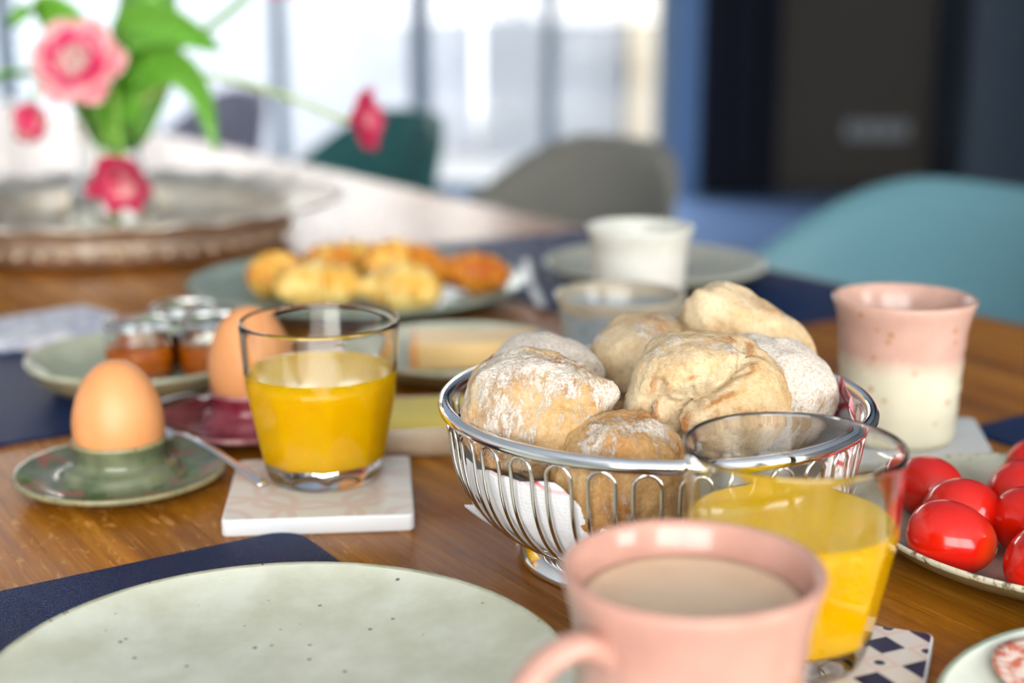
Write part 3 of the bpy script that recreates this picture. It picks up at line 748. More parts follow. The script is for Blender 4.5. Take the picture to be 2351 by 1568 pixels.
# ------------------------------------------------------------------ blue patterned paper napkin beyond the jam plate
def blue_print():
    n = N('blue_printed_paper'); v = n.vor(85, n.map((1, 1.4, 1)), 'DISTANCE_TO_EDGE'); a = n.noise(60, 3)
    m = n.math('MULTIPLY', n.ramp(v, [(0.10, 1.0), (0.22, 0.0)]), n.ramp(a, [(0.4, 0.2), (0.55, 1.0)]))
    n.P(col=n.mix(n.math('MULTIPLY', m, 0.6), L(226, 227, 230), L(116, 132, 176)), rough=0.7); return n.m
bp = blue_print()
nk = root('paper_napkin', 'folded white paper napkin printed with blue ornament beyond the jam plate', 'napkin', P(-0.332, 0.985), (0, 0, math.radians(46)))
for k in range(4):
    put('folded_layer', slab('folded_layer', rrect(0.055-0.001*k, 0.042-0.001*k, 0.003, 3), 0.0018*k, 0.0018*k+0.0016, 0.0007, bp), nk, (0.0005*k, 0, 0), (0, 0.004*k, 0.01*k))

# ------------------------------------------------------------------ table knife by the far plate
kn = root('table_knife', 'steel table knife on the place mat beside the empty plate', 'knife', P(0, 0, 0.002))
steel_satin = plain('satin_steel', (0.5, 0.5, 0.5, 1), 0.38, 1.0)
pts = spline([(0.0130, 1.250, 0.002), (0.0150, 1.19, 0.0025), (0.0175, 1.13, 0.002)], 8)
put('handle', tube('handle', pts, np.interp(np.linspace(0, 1, len(pts)), [0, .1, .6, 1], [.0025, .0042, .004, .003]), steel_satin, 12, flat=0.45, up=(0, 0, 1)), kn)
put('blade', tube('blade', spline([(0.0175, 1.131, 0.002), (0.0205, 1.09, 0.002), (0.023, 1.06, 0.002), (0.0245, 1.045, 0.0015)], 8), np.interp(np.linspace(0, 1, 25), [0, .2, .7, 1], [.003, .0042, .0042, .0012]), steel_satin, 10, flat=0.12, up=(0, 0, 1)), kn)

# ------------------------------------------------------------------ bread basket
BX, BY = 0.0602, 0.5737
bk = root('bread_basket', 'chrome wire bread basket on a round foot full of rolls', 'basket', P(BX, BY))
RR, RZ = 0.0884, 0.0668
ring = [(RR*math.cos(2*pi*k/120), RR*math.sin(2*pi*k/120), RZ) for k in range(120)]
put('rim', tube('rim', ring, 0.0029, M['chrome'], 14, closed=True, up=(0, 0, 1)), bk)
bprof = [(0.0460, 0.0112), (0.0560, 0.0125), (0.0670, 0.0175), (0.0755, 0.0250), (0.0815, 0.0345), (0.0850, 0.0450), (0.0868, 0.0580)]
bsp = spline([(r, 0, z) for r, z in bprof], 5)
al = 0.0600
left = [(q[0]*math.cos(al), -q[0]*math.sin(al), q[2]) for q in bsp]
top = [(0.0872*math.cos(al*math.cos(t)), -0.0872*math.sin(al*math.cos(t)), 0.0580+0.0055*math.sin(t)) for t in np.linspace(0.25, pi-0.25, 9)]
right = [(q[0]*math.cos(al), q[0]*math.sin(al), q[2]) for q in reversed(bsp)]
loop_me = tube('wire_loop', left+top+right, 0.00082, M['wire'], 8)
NL = 32
for k in range(NL): put('wire_loop', loop_me, bk, rot=(0, 0, 2*pi*(k+0.35)/NL))
put('foot', lathe('foot', [(0, 0.0108), (0.046, 0.0108), (0.0525, 0.0098), (0.0558, 0.0072), (0.0580, 0.0030), (0.0586, 0.0010), (0.0580, 0.0), (0.0568, 0.0008), (0.0545, 0.0055), (0.050, 0.0085), (0, 0.0090)], M['chrome'], 96), bk)
put('floor_ring', tube('floor_ring', [(0.0475*math.cos(2*pi*k/90), 0.0475*math.sin(2*pi*k/90), 0.0120) for k in range(90)], 0.0011, M['wire'], 8, closed=True, up=(0, 0, 1)), bk)

# paper napkin lining the basket
def nap_m(name, maroon):
    n = N(name); x, y, z = n.sep()
    up = n.math('MULTIPLY_ADD', n.math('SUBTRACT', z, 0.052), 260.0, 0.5, True)
    v = n.vor(75, None, 'DISTANCE_TO_EDGE'); ln = n.ramp(v, [(0.04, 1.0), (0.11, 0.0)])
    bl = n.ramp(n.noise(70, 3), [(0.52, 0.0), (0.60, 1.0)])
    pr = n.math('MULTIPLY', n.math('MAXIMUM', ln, n.math('MULTIPLY', bl, 0.7)), up)
    col = n.mix(pr, L(236, 236, 238), L(206, 70, 84) if not maroon else L(120, 30, 46))
    if maroon: col = n.mix(n.math('MULTIPLY', n.ramp(n.noise(90, 3), [(0.42, 0.0), (0.5, 1.0)]), up), col, L(104, 26, 42))
    else: col = n.mix(n.math('MULTIPLY', n.math('MULTIPLY', n.ramp(n.noise(110, 4, 0.6), [(0.60, 0.0), (0.64, 1.0)]), up), 0.9), col, L(118, 82, 48))
    n.P(col=col, rough=0.85, sss=0.0)
    n.bump(n.vor(560, None, 'F1', 0.25), 0.35, 0.0008); return n.m
npw = nap_m('napkin_paper', False); npm = nap_m('napkin_maroon_print', True)
ephi = [(-180, .053), (-165, .050), (-150, .049), (-135, .051), (-121, .0555), (-110, .041), (-98, .024), (-85, .020), (-72, .026), (-58, .048), (-40, .060), (-22, .064), (-8, .0735), (6, .0740), (20, .062), (40, .042), (90, .03), (128, .045), (146, .0775), (158, .0750), (170, .060), (180, .050)]
def napkin_mesh():
    zs = [p[1] for p in bprof]; rsd = [p[0]-0.0022 for p in bprof]
    nphi = 180; ns = 22; V = []; Fc = []; fm = []
    for side in (0, 1):
        for i in range(nphi):
            d = -180+360*i/nphi; e = np.interp(d, [q[0] for q in ephi], [q[1] for q in ephi]); a = math.radians(d)
            e += 0.0012*math.sin(7*a)+0.0008*math.sin(17*a+1)
            for j in range(ns):
                s = (j+1)/ns
                if s < 0.35: r = 0.045*s/0.35; z = 0.0122
                else:
                    z = 0.0122+(e-0.0122)*((s-0.35)/0.65); r = np.interp(z, zs, rsd) if z < 0.058 else 0.0838-(z-0.058)*0.25
                    r = max(r, 0.045)
                wv = 0.0013*math.sin(9*a+4*s)*s + 0.0009*math.sin(23*a-6*s)*s
                r2 = r - abs(wv) - side*0.0004
                V.append((r2*math.cos(a), r2*math.sin(a), z + 0.0004*side))
    for side in (0, 1):
        b0 = side*nphi*ns
        for i in range(nphi):
            i2 = (i+1) % nphi; d = -180+360*i/nphi
            for j in range(ns-1):
                f = (b0+i*ns+j, b0+i*ns+j+1, b0+i2*ns+j+1, b0+i2*ns+j)
                Fc.append(f if side else f[::-1]); fm.append(1 if d > 125 else 0)
    for i in range(nphi):
        i2 = (i+1) % nphi; d = -180+360*i/nphi
        Fc.append((i*ns+ns-1, i2*ns+ns-1, nphi*ns+i2*ns+ns-1, nphi*ns+i*ns+ns-1)); fm.append(1 if d > 125 else 0)
    return mesh('napkin_lining', V, Fc, [npw, npm], fm)
nr = root('basket_napkin', 'white embossed paper napkin with red print lining the bread basket', 'napkin', P(BX, BY))
put('napkin_lining', napkin_mesh(), nr)
def flap():
    V = []; Fc = []; n = 9
    # corner that pokes out between two wires on one side of the basket
    for side in (0, 1):
        for j in range(n):
            t = j/(n-1); w2 = 0.013*(1-t)+0.0008
            c = np.array([-0.0690-0.0105*t, -0.021-0.005*t, 0.0235+0.0035*t+0.0025*t*t]); dirw = np.array([0.42, -0.70, -0.55])
            for k in range(5):
                q = c + dirw*w2*(k/4-0.5) + np.array([0, 0, side*0.0005-0.001*math.sin(k/4*pi)*(1-t)]); V.append(tuple(q))
    for side in (0, 1):
        for j in range(n-1):
            for k in range(4):
                b = side*n*5+j*5+k; f = (b, b+1, b+6, b+5); Fc.append(f if side else f[::-1])
    return mesh('napkin_corner', V, Fc, [npw])
put('napkin_corner', flap(), nr)

# ------------------------------------------------------------------ bread rolls
def bread_m(name, flour, toast, pale=(232, 204, 160), tan=(206, 158, 98)):
    n = N(name)
    base = n.mix(n.ramp(n.noise(42, 6, 0.62), [(0.34, 0.0), (0.64, 1.0)]), L(*pale), L(*tan))
    t = n.ramp(n.noise(26, 5, 0.6, n.map((1, 1, 1), loc=(2.3, 1.1, 0.4))), [(0.58-0.14*toast, 0.0), (0.78-0.12*toast, 1.0)])
    base = n.mix(n.math('MULTIPLY', t, 0.85), base, L(184, 112, 44))
    at_ = n.new('ShaderNodeAttribute', attribute_name='crack')
    base = n.mix(n.math('MULTIPLY', n.ramp(at_.outputs['Fac'], [(0.05, 0.0), (0.3, 1.0)]), 0.7), base, L(232, 212, 176))
    edge = n.math('MULTIPLY', n.ramp(at_.outputs['Fac'], [(0.0, 0.0), (0.06, 1.0), (0.16, 1.0), (0.3, 0.0)]), n.ramp(n.noise(120, 4), [(0.42, 0.0), (0.6, 1.0)]))
    base = n.mix(n.math('MULTIPLY', edge, 0.8), base, L(190, 122, 56))
    fine = n.noise(520, 6, 0.7)
    base = n.mix(n.math('MULTIPLY', n.ramp(fine, [(0.36, 1.0), (0.50, 0.0)]), 0.24), base, L(158, 108, 58))
    base = n.mix(n.math('MULTIPLY', n.ramp(fine, [(0.52, 0.0), (0.66, 1.0)]), 0.35), base, L(246, 228, 194))
    big = n.noise(30, 5, 0.62, n.map((1, 1, 1), loc=(7.1, 3.3, 5.0)))
    stre = n.noise(210, 10, 0.78, n.map((1.8, 1.2, 0.5)))
    f = n.math('ADD', n.math('ADD', n.math('MULTIPLY', big, 1.05), n.math('MULTIPLY', stre, 1.1)), n.math('MULTIPLY', n.sep()[2], 4.0))
    f = n.math('MULTIPLY_ADD', n.math('SUBTRACT', f, 1.27-0.42*flour), 9.0, 0.0, True)
    f = n.math('MULTIPLY', f, n.ramp(n.noise(900, 4, 0.7), [(0.34, 0.15), (0.54, 1.0)]))
    col = n.mix(n.math('MULTIPLY', f, 0.9), base, L(246, 242, 234))
    n.P(col=col, rough=0.8, spec=0.2)
    b1 = n.bump(n.noise(130, 5, 0.6), 0.16, 0.003)
    n.bump(n.math('ADD', n.math('ADD', n.noise(800, 5, 0.75), stre), n.math('MULTIPLY', f, 0.3)), 0.8, 0.0014, b1)
    return n.m
def roll(c, half, label, m, seed, sub=5, expo=2.3, rot=(0, 0, 0), lumps=(), cracks=(), rough=0.07):
    bm = bmesh.new(); bmesh.ops.create_icosphere(bm, subdivisions=sub, radius=1.0)
    me = bpy.data.meshes.new('bread_roll'); bm.to_mesh(me); bm.free()
    n = len(me.vertices); co = np.empty(n*3); me.vertices.foreach_get('co', co); d = co.reshape(n, 3)
    d = d/np.linalg.norm(d, axis=1, keepdims=True)
    r = (np.abs(d)**expo).sum(axis=1)**(-1/expo)
    r = r*(1+rough*fbm(d*1.5+seed*3.7, 3, seed)+0.02*fbm(d*4.0+seed, 2, seed+5))
    for (ld, amp, wd) in lumps:
        ld = np.array(ld, float); ld /= np.linalg.norm(ld); ang = np.arccos(np.clip(d@ld, -1, 1)); r = r*(1+amp*np.exp(-(ang/wd)**2))
    p = d*r[:, None]*np.array(half)
    ck = np.zeros(n)
    for (poly, depth, wd, step) in cracks:
        # cracks run over the side that faces the table's near end; poly in units of the half sizes (x, z)
        q = spline([(a*half[0], 0, b*half[2]) for a, b in poly], 8); best = np.full(n, 1e9); sgn = np.zeros(n)
        jit = 0.0016*fbm(p*260, 3, seed+9)
        for k in range(len(q)-1):
            a = q[k][[0, 2]]; b = q[k+1][[0, 2]]; ab = b-a; pp = p[:, [0, 2]]-a
            t = np.clip((pp@ab)/(ab@ab), 0, 1); dv = pp-t[:, None]*ab; dist = np.linalg.norm(dv, axis=1)
            cr = ab[0]*pp[:, 1]-ab[1]*pp[:, 0]; up = dist < best; best = np.where(up, dist, best); sgn = np.where(up, np.sign(cr), sgn)
        front = np.clip((-p[:, 1]/half[1]+0.25)*3, 0, 1); bj = np.abs(best+jit)
        dd = (depth*np.exp(-(bj/wd)**2) - step*np.where(sgn > 0, 1, 0)*np.exp(-(bj/(wd*3.2))**2))*front
        ck = np.maximum(ck, np.exp(-(bj/(wd*1.25))**2)*front*min(depth/0.006, 1)); p = p - d*dd[:, None]
    p = p + d*(0.00045*fbm(p*170+seed, 4, seed+3) + 0.00022*fbm(p*620, 3, seed+4) + ck*0.0008*fbm(p*420, 3, seed+6))[:, None]
    me.vertices.foreach_set('co', p.reshape(-1)); me.update()
    me.attributes.new('crack', 'FLOAT', 'POINT').data.foreach_set('value', ck)
    me.polygons.foreach_set('use_smooth', [True]*len(me.polygons)); me.materials.append(m)
    return tag(put('bread_roll', me, None, P(*c), rot), label, 'bread roll', 'crusty bread rolls in the basket')
bF = bread_m('floured_crust', 1.08, 0.35); bT = bread_m('toasted_crust', 0.30, 0.62, (236, 200, 144), (214, 160, 90)); bP = bread_m('pale_crust', 0.12, 0.25, (246, 226, 188), (228, 190, 134))
bM = bread_m('half_floured_crust', 0.60, 0.50, (240, 212, 168), (220, 172, 108)); bB = bread_m('tan_crust', 0.25, 0.35, (238, 216, 178), (218, 184, 134))
roll((0.0085, 0.5455, 0.0695), (0.0285, 0.0262, 0.0245), 'plump floured roll with a pointed corner at the front left of the basket', bM, 3, 6, 2.25, (0, math.radians(6), 0), [((0.84, -0.20, 0.50), 0.24, 0.30), ((-0.80, -0.25, -0.50), 0.10, 0.5), ((0.55, -0.3, -0.7), 0.07, 0.4)], [(((-0.2, -1.0), (0.1, -0.72), (0.35, -0.62)), 0.0010, 0.0022, 0), (((0.30, 0.86), (0.55, 0.62), (0.80, 0.56)), 0.0011, 0.0022, 0)])
roll((0.0425, 0.5215, 0.0495), (0.0262, 0.0240, 0.0262), 'golden brown roll low at the front behind the wires of the basket', bT, 11, 6, 2.3, (0, 0, 0.4), [((0.1, -0.6, 0.8), 0.05, 0.4)], [(((0.1, 0.98), (0.45, 0.75), (0.62, 0.45), (0.8, 0.3)), 0.0016, 0.0016, 0)])
roll((0.0775, 0.5520, 0.0745), (0.0315, 0.0290, 0.0262), 'big pale roll with a deep torn crack in the middle of the basket', bP, 21, 6, 2.4, (0, 0, 0), [((-0.9, -0.2, -0.1), 0.06, 0.4), ((0.85, -0.3, -0.1), 0.05, 0.3), ((0.35, -0.5, 0.7), 0.04, 0.3), ((-0.3, -0.4, 0.85), 0.07, 0.5)],
     [(((0.46, 0.80), (0.10, 0.50), (-0.28, 0.32), (-0.52, 0.02), (-0.50, -0.38), (-0.36, -0.78), (-0.42, -1.0)), 0.0085, 0.0030, -0.0045), (((-0.62, 0.45), (-0.78, 0.0), (-0.66, -0.45), (-0.55, -0.8)), 0.0020, 0.0013, 0.0012), (((0.1, -0.05), (0.5, 0.0), (0.8, -0.15)), 0.0008, 0.002, 0)])
roll((0.0140, 0.6080, 0.0660), (0.0255, 0.0250, 0.0215), 'white floured roll at the back left, behind the pointed roll', bF, 5, 5, 2.2, (0, 0, 0.7))
roll((0.0590, 0.6290, 0.0695), (0.0272, 0.0240, 0.0215), 'tan roll with brown spots in the middle of the back row', bB, 8, 5, 2.2, (0, 0, 1.1), [((0.1, -0.75, 0.55), 0.06, 0.18), ((-0.5, -0.8, 0.2), 0.06, 0.15)])
roll((0.1080, 0.6290, 0.0785), (0.0345, 0.0220, 0.0190), 'long smooth pale roll lying tilted on top at the back right', bP, 31, 5, 2.35, (0, math.radians(35), 0.1), [((0.3, -0.1, 0.95), 0.06, 0.2), ((-0.85, -0.2, 0.3), 0.08, 0.5)], [(((-0.5, -0.5), (0.0, -0.55), (0.5, -0.6)), 0.0022, 0.003, 0)])
roll((0.1095, 0.5830, 0.0670), (0.0262, 0.0250, 0.0235), 'white floured roll sloping down at the right side of the basket', bF, 14, 5, 2.5, (0, math.radians(27), 0.2), [((0.8, -0.1, 0.5), 0.08, 0.4)])
roll((0.0425, 0.5740, 0.0440), (0.0240, 0.0220, 0.0215), 'half hidden roll deep in the basket between the front rolls', bT, 17, 5, 2.2, (0, 0, 0.3))

# ------------------------------------------------------------------ tomatoes
def tom_m():
    n = N('tomato_skin')
    x, y, z = n.sep()
    g = n.math('MULTIPLY_ADD', z, 30.0, 0.5, True)
    col = n.mix(n.ramp(n.noise(50, 3), [(0.35, 0.0), (0.7, 1.0)]), L(190, 16, 3), L(202, 26, 7))
    col = n.mix(n.math('MULTIPLY', n.ramp(g, [(0.85, 0.0), (1.0, 1.0)]), 0.5), col, L(226, 84, 30))
    n.P(col=col, rough=0.16, spec=0.5, sss=0.1, sssr=(1.0, 0.2, 0.08), ssss=0.005)
    n.bump(n.noise(160, 2), 0.03, 0.001); return n.m
tm = tom_m(); scar = glaze('stem_scar', L(196, 170, 110), L(140, 110, 60), None, 0.7, 900)
def tom_mesh(a, b, pt):
    prof = []; n = 32
    for k in range(n+1):
        t = pi*k/n; z = -b*math.cos(t); r = a*math.sin(t)**0.92*(1-0.10*z/b)
        if k == n: z -= 0.0008
        prof.append((0 if k in (0, n) else r, z))
    return lathe('tomato', prof, tm, 48, lambda r, z, an: (r*(1+0.012*math.cos(4*an+pt)), z))
tms = [tom_mesh(0.0146, 0.0178, 0), tom_mesh(0.0140, 0.0168, 1)]
scm = lathe('stem_scar', [(0, 0.0004), (0.0010, 0.0006), (0.0019, 0.0003), (0.0020, -0.0006), (0, -0.0006)], scar, 16)
def tomato(x, y, z, ax, k, label):
    q = Vector(ax).normalized().to_track_quat('Z', 'Y').to_euler()
    t = root('plum_tomato', label, 'tomato', P(x, y, z), q, 'small plum tomatoes on the plate')
    put('fruit', tms[k], t); put('stem_scar', scm, t, (0, 0, (0.0178, 0.0168)[k]-0.0005))
tomato(0.1758, 0.5345, 0.0208, (0.86, -0.50, -0.10), 0, 'plum tomato in front on the plate with its stem scar showing')
tomato(0.1900, 0.5640, 0.0204, (0.80, 0.3, -0.15), 0, 'plum tomato directly behind the one with the stem scar')
tomato(0.1840, 0.5975, 0.0204, (-0.35, 0.90, 0.05), 1, 'small plum tomato rearmost on the left of the plate')
tomato(0.2035, 0.5085, 0.0210, (0.45, 0.85, 0.25), 0, 'plum tomato cut by the picture edge, frontmost on the right')
tomato(0.2160, 0.5530, 0.0206, (0.75, -0.55, 0.1), 0, 'plum tomato second from the front at the picture edge')
tomato(0.2220, 0.5890, 0.0208, (0.4, 0.8, 0.30), 1, 'plum tomato third from the front at the picture edge')
tomato(0.2420, 0.6180, 0.0225, (0.9, 0.2, 0.1), 1, 'plum tomato rearmost at the picture edge')

# ------------------------------------------------------------------ salami
def salami_m():
    n = N('salami'); c = n.vor(230, n.map((1, 1, 1)), 'SMOOTH_F1'); a = n.noise(170, 5, 0.65, None, 0.4)
    f = n.ramp(a, [(0.46, 0.0), (0.54, 1.0)])
    n.P(col=n.mix(f, L(204, 112, 86), L(234, 212, 200)), rough=0.4, spec=0.5, sss=0.15, sssr=(1, 0.5, 0.4), ssss=0.003); n.bump(a, 0.2, 0.0008); return n.m
sm = salami_m()
def slice_mesh(R, wv, sd):
    V = []; Fc = []; na = 48; nr = 8
    for s in (0, 1):
        V.append((0, 0, s*0.0016))
        for j in range(nr):
            for k in range(na):
                a = 2*pi*k/na; q = (j+1)/nr; r = R*q*(1+0.03*math.sin(3*a+sd))
                V.append((r*math.cos(a), r*math.sin(a), s*0.0016+wv*q*q*math.sin(2*a+sd)))
    S = 1+nr*na
    for s in (0, 1):
        for k in range(na):
            k2 = (k+1) % na; f = (s*S, s*S+1+k, s*S+1+k2); Fc.append(f if s else f[::-1])
            for j in range(nr-1):
                f = (s*S+1+j*na+k, s*S+1+(j+1)*na+k, s*S+1+(j+1)*na+k2, s*S+1+j*na+k2); Fc.append(f if s else f[::-1])
    for k in range(na):
        k2 = (k+1) % na; b = 1+(nr-1)*na; Fc.append((b+k, b+k2, S+b+k2, S+b+k))
    return mesh('salami_slice', V, Fc, [sm])
for i, (x, y, z, rx, ry, lab) in enumerate([(0.1860, 0.4360, 0.0092, 0.136, 0.085, 'salami slice lying uppermost towards the tomato plate'), (0.1640, 0.4040, 0.0090, 0.037, 0.155, 'salami slice nearest the tile coaster'),
                                        (0.2200, 0.4180, 0.0082, 0.05, 0.05, 'salami slice in the middle of the mint plate'), (0.2120, 0.3700, 0.0095, -0.1, 0.02, 'salami slice at the near side of the mint plate')]):
    tag(put('salami_slice', slice_mesh(0.0242, 0.0008, i*1.3), None, P(x, y, z+0.0012*i*0), (rx, ry, i*1.1)), lab, 'salami slice', 'salami slices on the mint plate')

# ------------------------------------------------------------------ croissants
def croiss_m(name, a, b):
    n = N(name); m_ = n.ramp(n.noise(70, 5, 0.6), [(0.42, 0.0), (0.58, 1.0)])
    n.P(col=n.mix(m_, L(*a), L(*b)), rough=0.42, spec=0.4); n.bump(n.noise(220, 4), 0.25, 0.001); return n.m
cA = croiss_m('golden_pastry', (244, 200, 96), (208, 124, 24)); cB = croiss_m('pale_pastry', (246, 220, 140), (230, 172, 62)); cC = croiss_m('deep_golden_pastry', (226, 150, 44), (190, 96, 14))
def croissant(x, y, z, rz, ln, R, m, label, bend=1.0, tilt=0.0):
    n = 60; pts = []; rad = []
    for i in range(n):
        t = i/(n-1)*2-1; a = t*1.15*bend
        pts.append((ln*math.sin(a)/1.15/bend, -ln*(1-math.cos(a))/1.15/bend, 0.0)); env = max(1-abs(t)**2.1, 0)**0.75
        seg = (abs(t)*3.6) % 1.0
        rad.append(R*(0.10+0.90*env)*(1.08-0.36*seg*(1 if abs(t) > 0.08 else 0.4)))
    V, Fc = sweep_geo(pts, rad, 24, flat=0.84, up=(0, 0, 1)); V = np.array(V); V += 0.0009*np.stack([fbm(V*70+s, 3, 3+s) for s in (0, 9, 17)], axis=1)
    me = mesh('croissant', V, Fc, [m])
    return tag(put('croissant', me, None, P(x, y, z), (tilt, 0, rz)), label, 'croissant', 'croissants on the grey-green plate')
croissant(-0.1830, 1.0880, 0.0225, 1.1, 0.032, 0.0205, cA, 'golden croissant at the left edge of the pastry plate')
croissant(-0.1440, 1.0430, 0.0230, 0.25, 0.036, 0.0215, cB, 'pale croissant at the front left of the pastry plate')
croissant(-0.0800, 1.0330, 0.0225, -0.45, 0.035, 0.0210, cB, 'pale croissant at the front right of the pastry plate')
croissant(-0.1370, 1.1450, 0.0230, 3.3, 0.038, 0.0200, cA, 'golden croissant at the back left of the pastry plate')
croissant(-0.0900, 1.1080, 0.0300, 0.5, 0.036, 0.0200, cA, 'golden croissant resting high in the middle of the plate')
croissant(-0.0300, 1.0950, 0.0230, -0.5, 0.040, 0.0185, cC, 'deep golden croissant with a pointed tip at the right of the plate')

# ------------------------------------------------------------------ silver tray with vase and tulips
TX, TY = -0.385, 1.374
tr = root('silver_tray', 'round embossed silver tray with flared rim carrying the tulip vase', 'tray', P(TX, TY))
def scal(r, z, a):
    k = max((r-0.17)/0.05, 0); return (r*(1+0.012*k*math.cos(24*a)), z+0.0015*k*math.cos(24*a))
put('tray_body', lathe('tray_body', [(0, 0.0065), (0.150, 0.0065), (0.158, 0.0072), (0.1625, 0.010), (0.1660, 0.022), (0.1670, 0.034), (0.1720, 0.0375), (0.190, 0.0420), (0.207, 0.0455), (0.2165, 0.0468), (0.2195, 0.0460), (0.2185, 0.0440), (0.205, 0.0425), (0.188, 0.0390), (0.1740, 0.0345), (0.1690, 0.0310), (0.1685, 0.022), (0.1655, 0.008), (0.160, 0.004), (0, 0.0035)], M['silver'], 144, scal), tr)
for k in range(48):
    a = 2*pi*k/48
    if k == 0: bead = lathe('bead', [(0, -0.0030), (0.0021, -0.0021), (0.0030, 0), (0.0021, 0.0021), (0, 0.0030)], M['silver'], 10)
    put('bead', bead, tr, (0.1685*math.cos(a), 0.1685*math.sin(a), 0.0130))
for k in range(3):
    a = 2*pi*k/3+0.5; put('foot', lathe('foot', [(0, 0.0), (0.006, 0.0), (0.007, 0.002), (0.005, 0.0045), (0, 0.0045)], M['silver'], 16), tr, (0.13*math.cos(a), 0.13*math.sin(a), 0))

VX, VY, VZ = -0.385, 1.365, 0.0068
vs = root('glass_vase', 'clear glass vase of tulips standing on the silver tray', 'vase', P(VX, VY, VZ))
vo = [(0, 0.001), (0.030, 0.0), (0.036, 0.002), (0.0410, 0.010), (0.0420, 0.022), (0.0400, 0.036), (0.0350, 0.052), (0.0300, 0.068), (0.0275, 0.084), (0.0280, 0.098), (0.0308, 0.1085), (0.0314, 0.1108), (0.0317, 0.1115), (0.0312, 0.1118), (0.0306, 0.1114), (0.0301, 0.1104), (0.0294, 0.1080)]
vi = [(0.0262, 0.098), (0.0257, 0.084), (0.0282, 0.068), (0.0331, 0.052), (0.0380, 0.036), (0.0398, 0.022), (0.0385, 0.012), (0.034, 0.007), (0, 0.006)]
put('vase_body', lathe('vase_body', vo+vi, M['glass'], 64), vs)
wl = 0.045
put('water', lathe('water', [(0, 0.0058), (0.0340, 0.0068), (0.0387, 0.012), (0.0400, 0.022), (0.0382, 0.036), (0.0356, wl), (0, wl)], glass('vase_water', (0.96, 0.99, 0.97, 1), 0, 1.33), 64), vs)

def petal_m(name, base, mid, edge):
    n = N(name); u_ = n.co.outputs['UV']; x, y, z = n.sep(u_)
    e = n.math('ABSOLUTE', n.math('SUBTRACT', x, 0.5))
    col = n.ramp(y, [(0.0, base), (0.35, mid), (0.75, mid), (1.0, edge)])
    col = n.mix(n.ramp(n.math('ADD', e, n.math('MULTIPLY', n.noise(60, 3), 0.2)), [(0.46, 0.0), (0.60, 1.0)]), col, edge)
    n.P(col=col, rough=0.45, sss=0.15, sssr=(1, 0.4, 0.4), ssss=0.004); return n.m
pOut = petal_m('tulip_outer', L(220, 80, 112), L(230, 122, 142), L(240, 190, 182)); pMid = petal_m('tulip_middle', L(214, 22, 88), L(228, 30, 104), L(234, 70, 126)); pIn = petal_m('tulip_inner', L(240, 190, 180), L(242, 168, 172), L(246, 214, 204))
pRed = petal_m('tulip_crimson', L(196, 20, 70), L(206, 24, 84), L(196, 52, 92)); pRedIn = petal_m('tulip_crimson_inner', L(234, 196, 188), L(230, 182, 176), L(222, 110, 130))
def leaf_m():
    n = N('tulip_leaf'); x, y, z = n.sep(n.co.outputs['UV'])
    st = n.noise(30, 3, 0.5, n.map((14, 0.6, 1), src=n.co.outputs['UV']))
    n.P(col=n.mix(n.ramp(st, [(0.35, 0.0), (0.65, 1.0)]), L(62, 130, 28), L(122, 180, 62)), rough=0.4, sss=0.0); return n.m
lm = leaf_m(); stm = plain('tulip_stem', L(120, 168, 62), 0.4); stp = plain('pale_stem', L(176, 196, 106), 0.4)
def grid_mesh(name, f, nu, nv, m, thick=0.0006):
    V = []; UVc = []; Fc = []
    for j in range(nv):
        for i in range(nu):
            V.append(np.array(f(i/(nu-1), j/(nv-1)))); UVc.append((i/(nu-1), j/(nv-1)))
    for j in range(nv-1):
        for i in range(nu-1): Fc.append((j*nu+i, j*nu+i+1, (j+1)*nu+i+1, (j+1)*nu+i))
    me = mesh(name, V, Fc, [m]); ul = me.uv_layers.new(name='UVMap')
    for p in me.polygons:
        for li in p.loop_indices: ul.data[li].uv = UVc[me.loops[li].vertex_index]
    return me
def solid(o, t=0.0007):
    md = o.modifiers.new('thick', 'SOLIDIFY'); md.thickness = t; md.offset = 0; return o
def petal_mesh(ln, wd, open_a, curl, m, sd):
    # axis of the flower is +Z; the petal leaves the axis towards +X
    def f(s, t):
        a = open_a*(0.25+0.75*min(t*1.5, 1)) + curl*max(t-0.55, 0)
        r = 0.003+ln*t*math.sin(a*0.9)*(0.9); z = ln*t*math.cos(a*0.9)
        w2 = wd*(math.sin(pi*min(t**0.75*0.93+0.04, 1)))**0.7
        x = (s-0.5)*2; ruf = 0.0016*math.sin(9*t+7*x+sd)*t
        cup = 0.38*wd*x*x*(1-0.5*t)
        return (r-cup*math.cos(open_a)+ruf, x*w2, z+cup*math.sin(open_a)+ruf)
    return grid_mesh('petal', f, 9, 12, m)
def bloom(t, at_, axis, whorls, size, seed):
    q = Vector(axis).normalized().to_track_quat('Z', 'Y').to_euler()
    b = bpy.data.objects.new('bloom', None); COL.objects.link(b); b.parent = t; b.location = at_; b.rotation_euler = q
    for wi, (cnt, ln, wd, op, cu, m) in enumerate(whorls):
        me = petal_mesh(ln*size, wd*size, op, cu, m, seed+wi)
        for k in range(cnt):
            o = put('petal', me, b, (0, 0, 0), (0.05*math.sin(k*2.1+seed), 0.10*math.sin(k*1.7+seed+wi), 2*pi*(k+0.5*wi+0.13*math.sin(k+seed))/cnt)); solid(o)
    return b
def stem(t, pts, r, m):
    return put('stem', tube('stem', spline(pts, 10), r, m, 10), t)
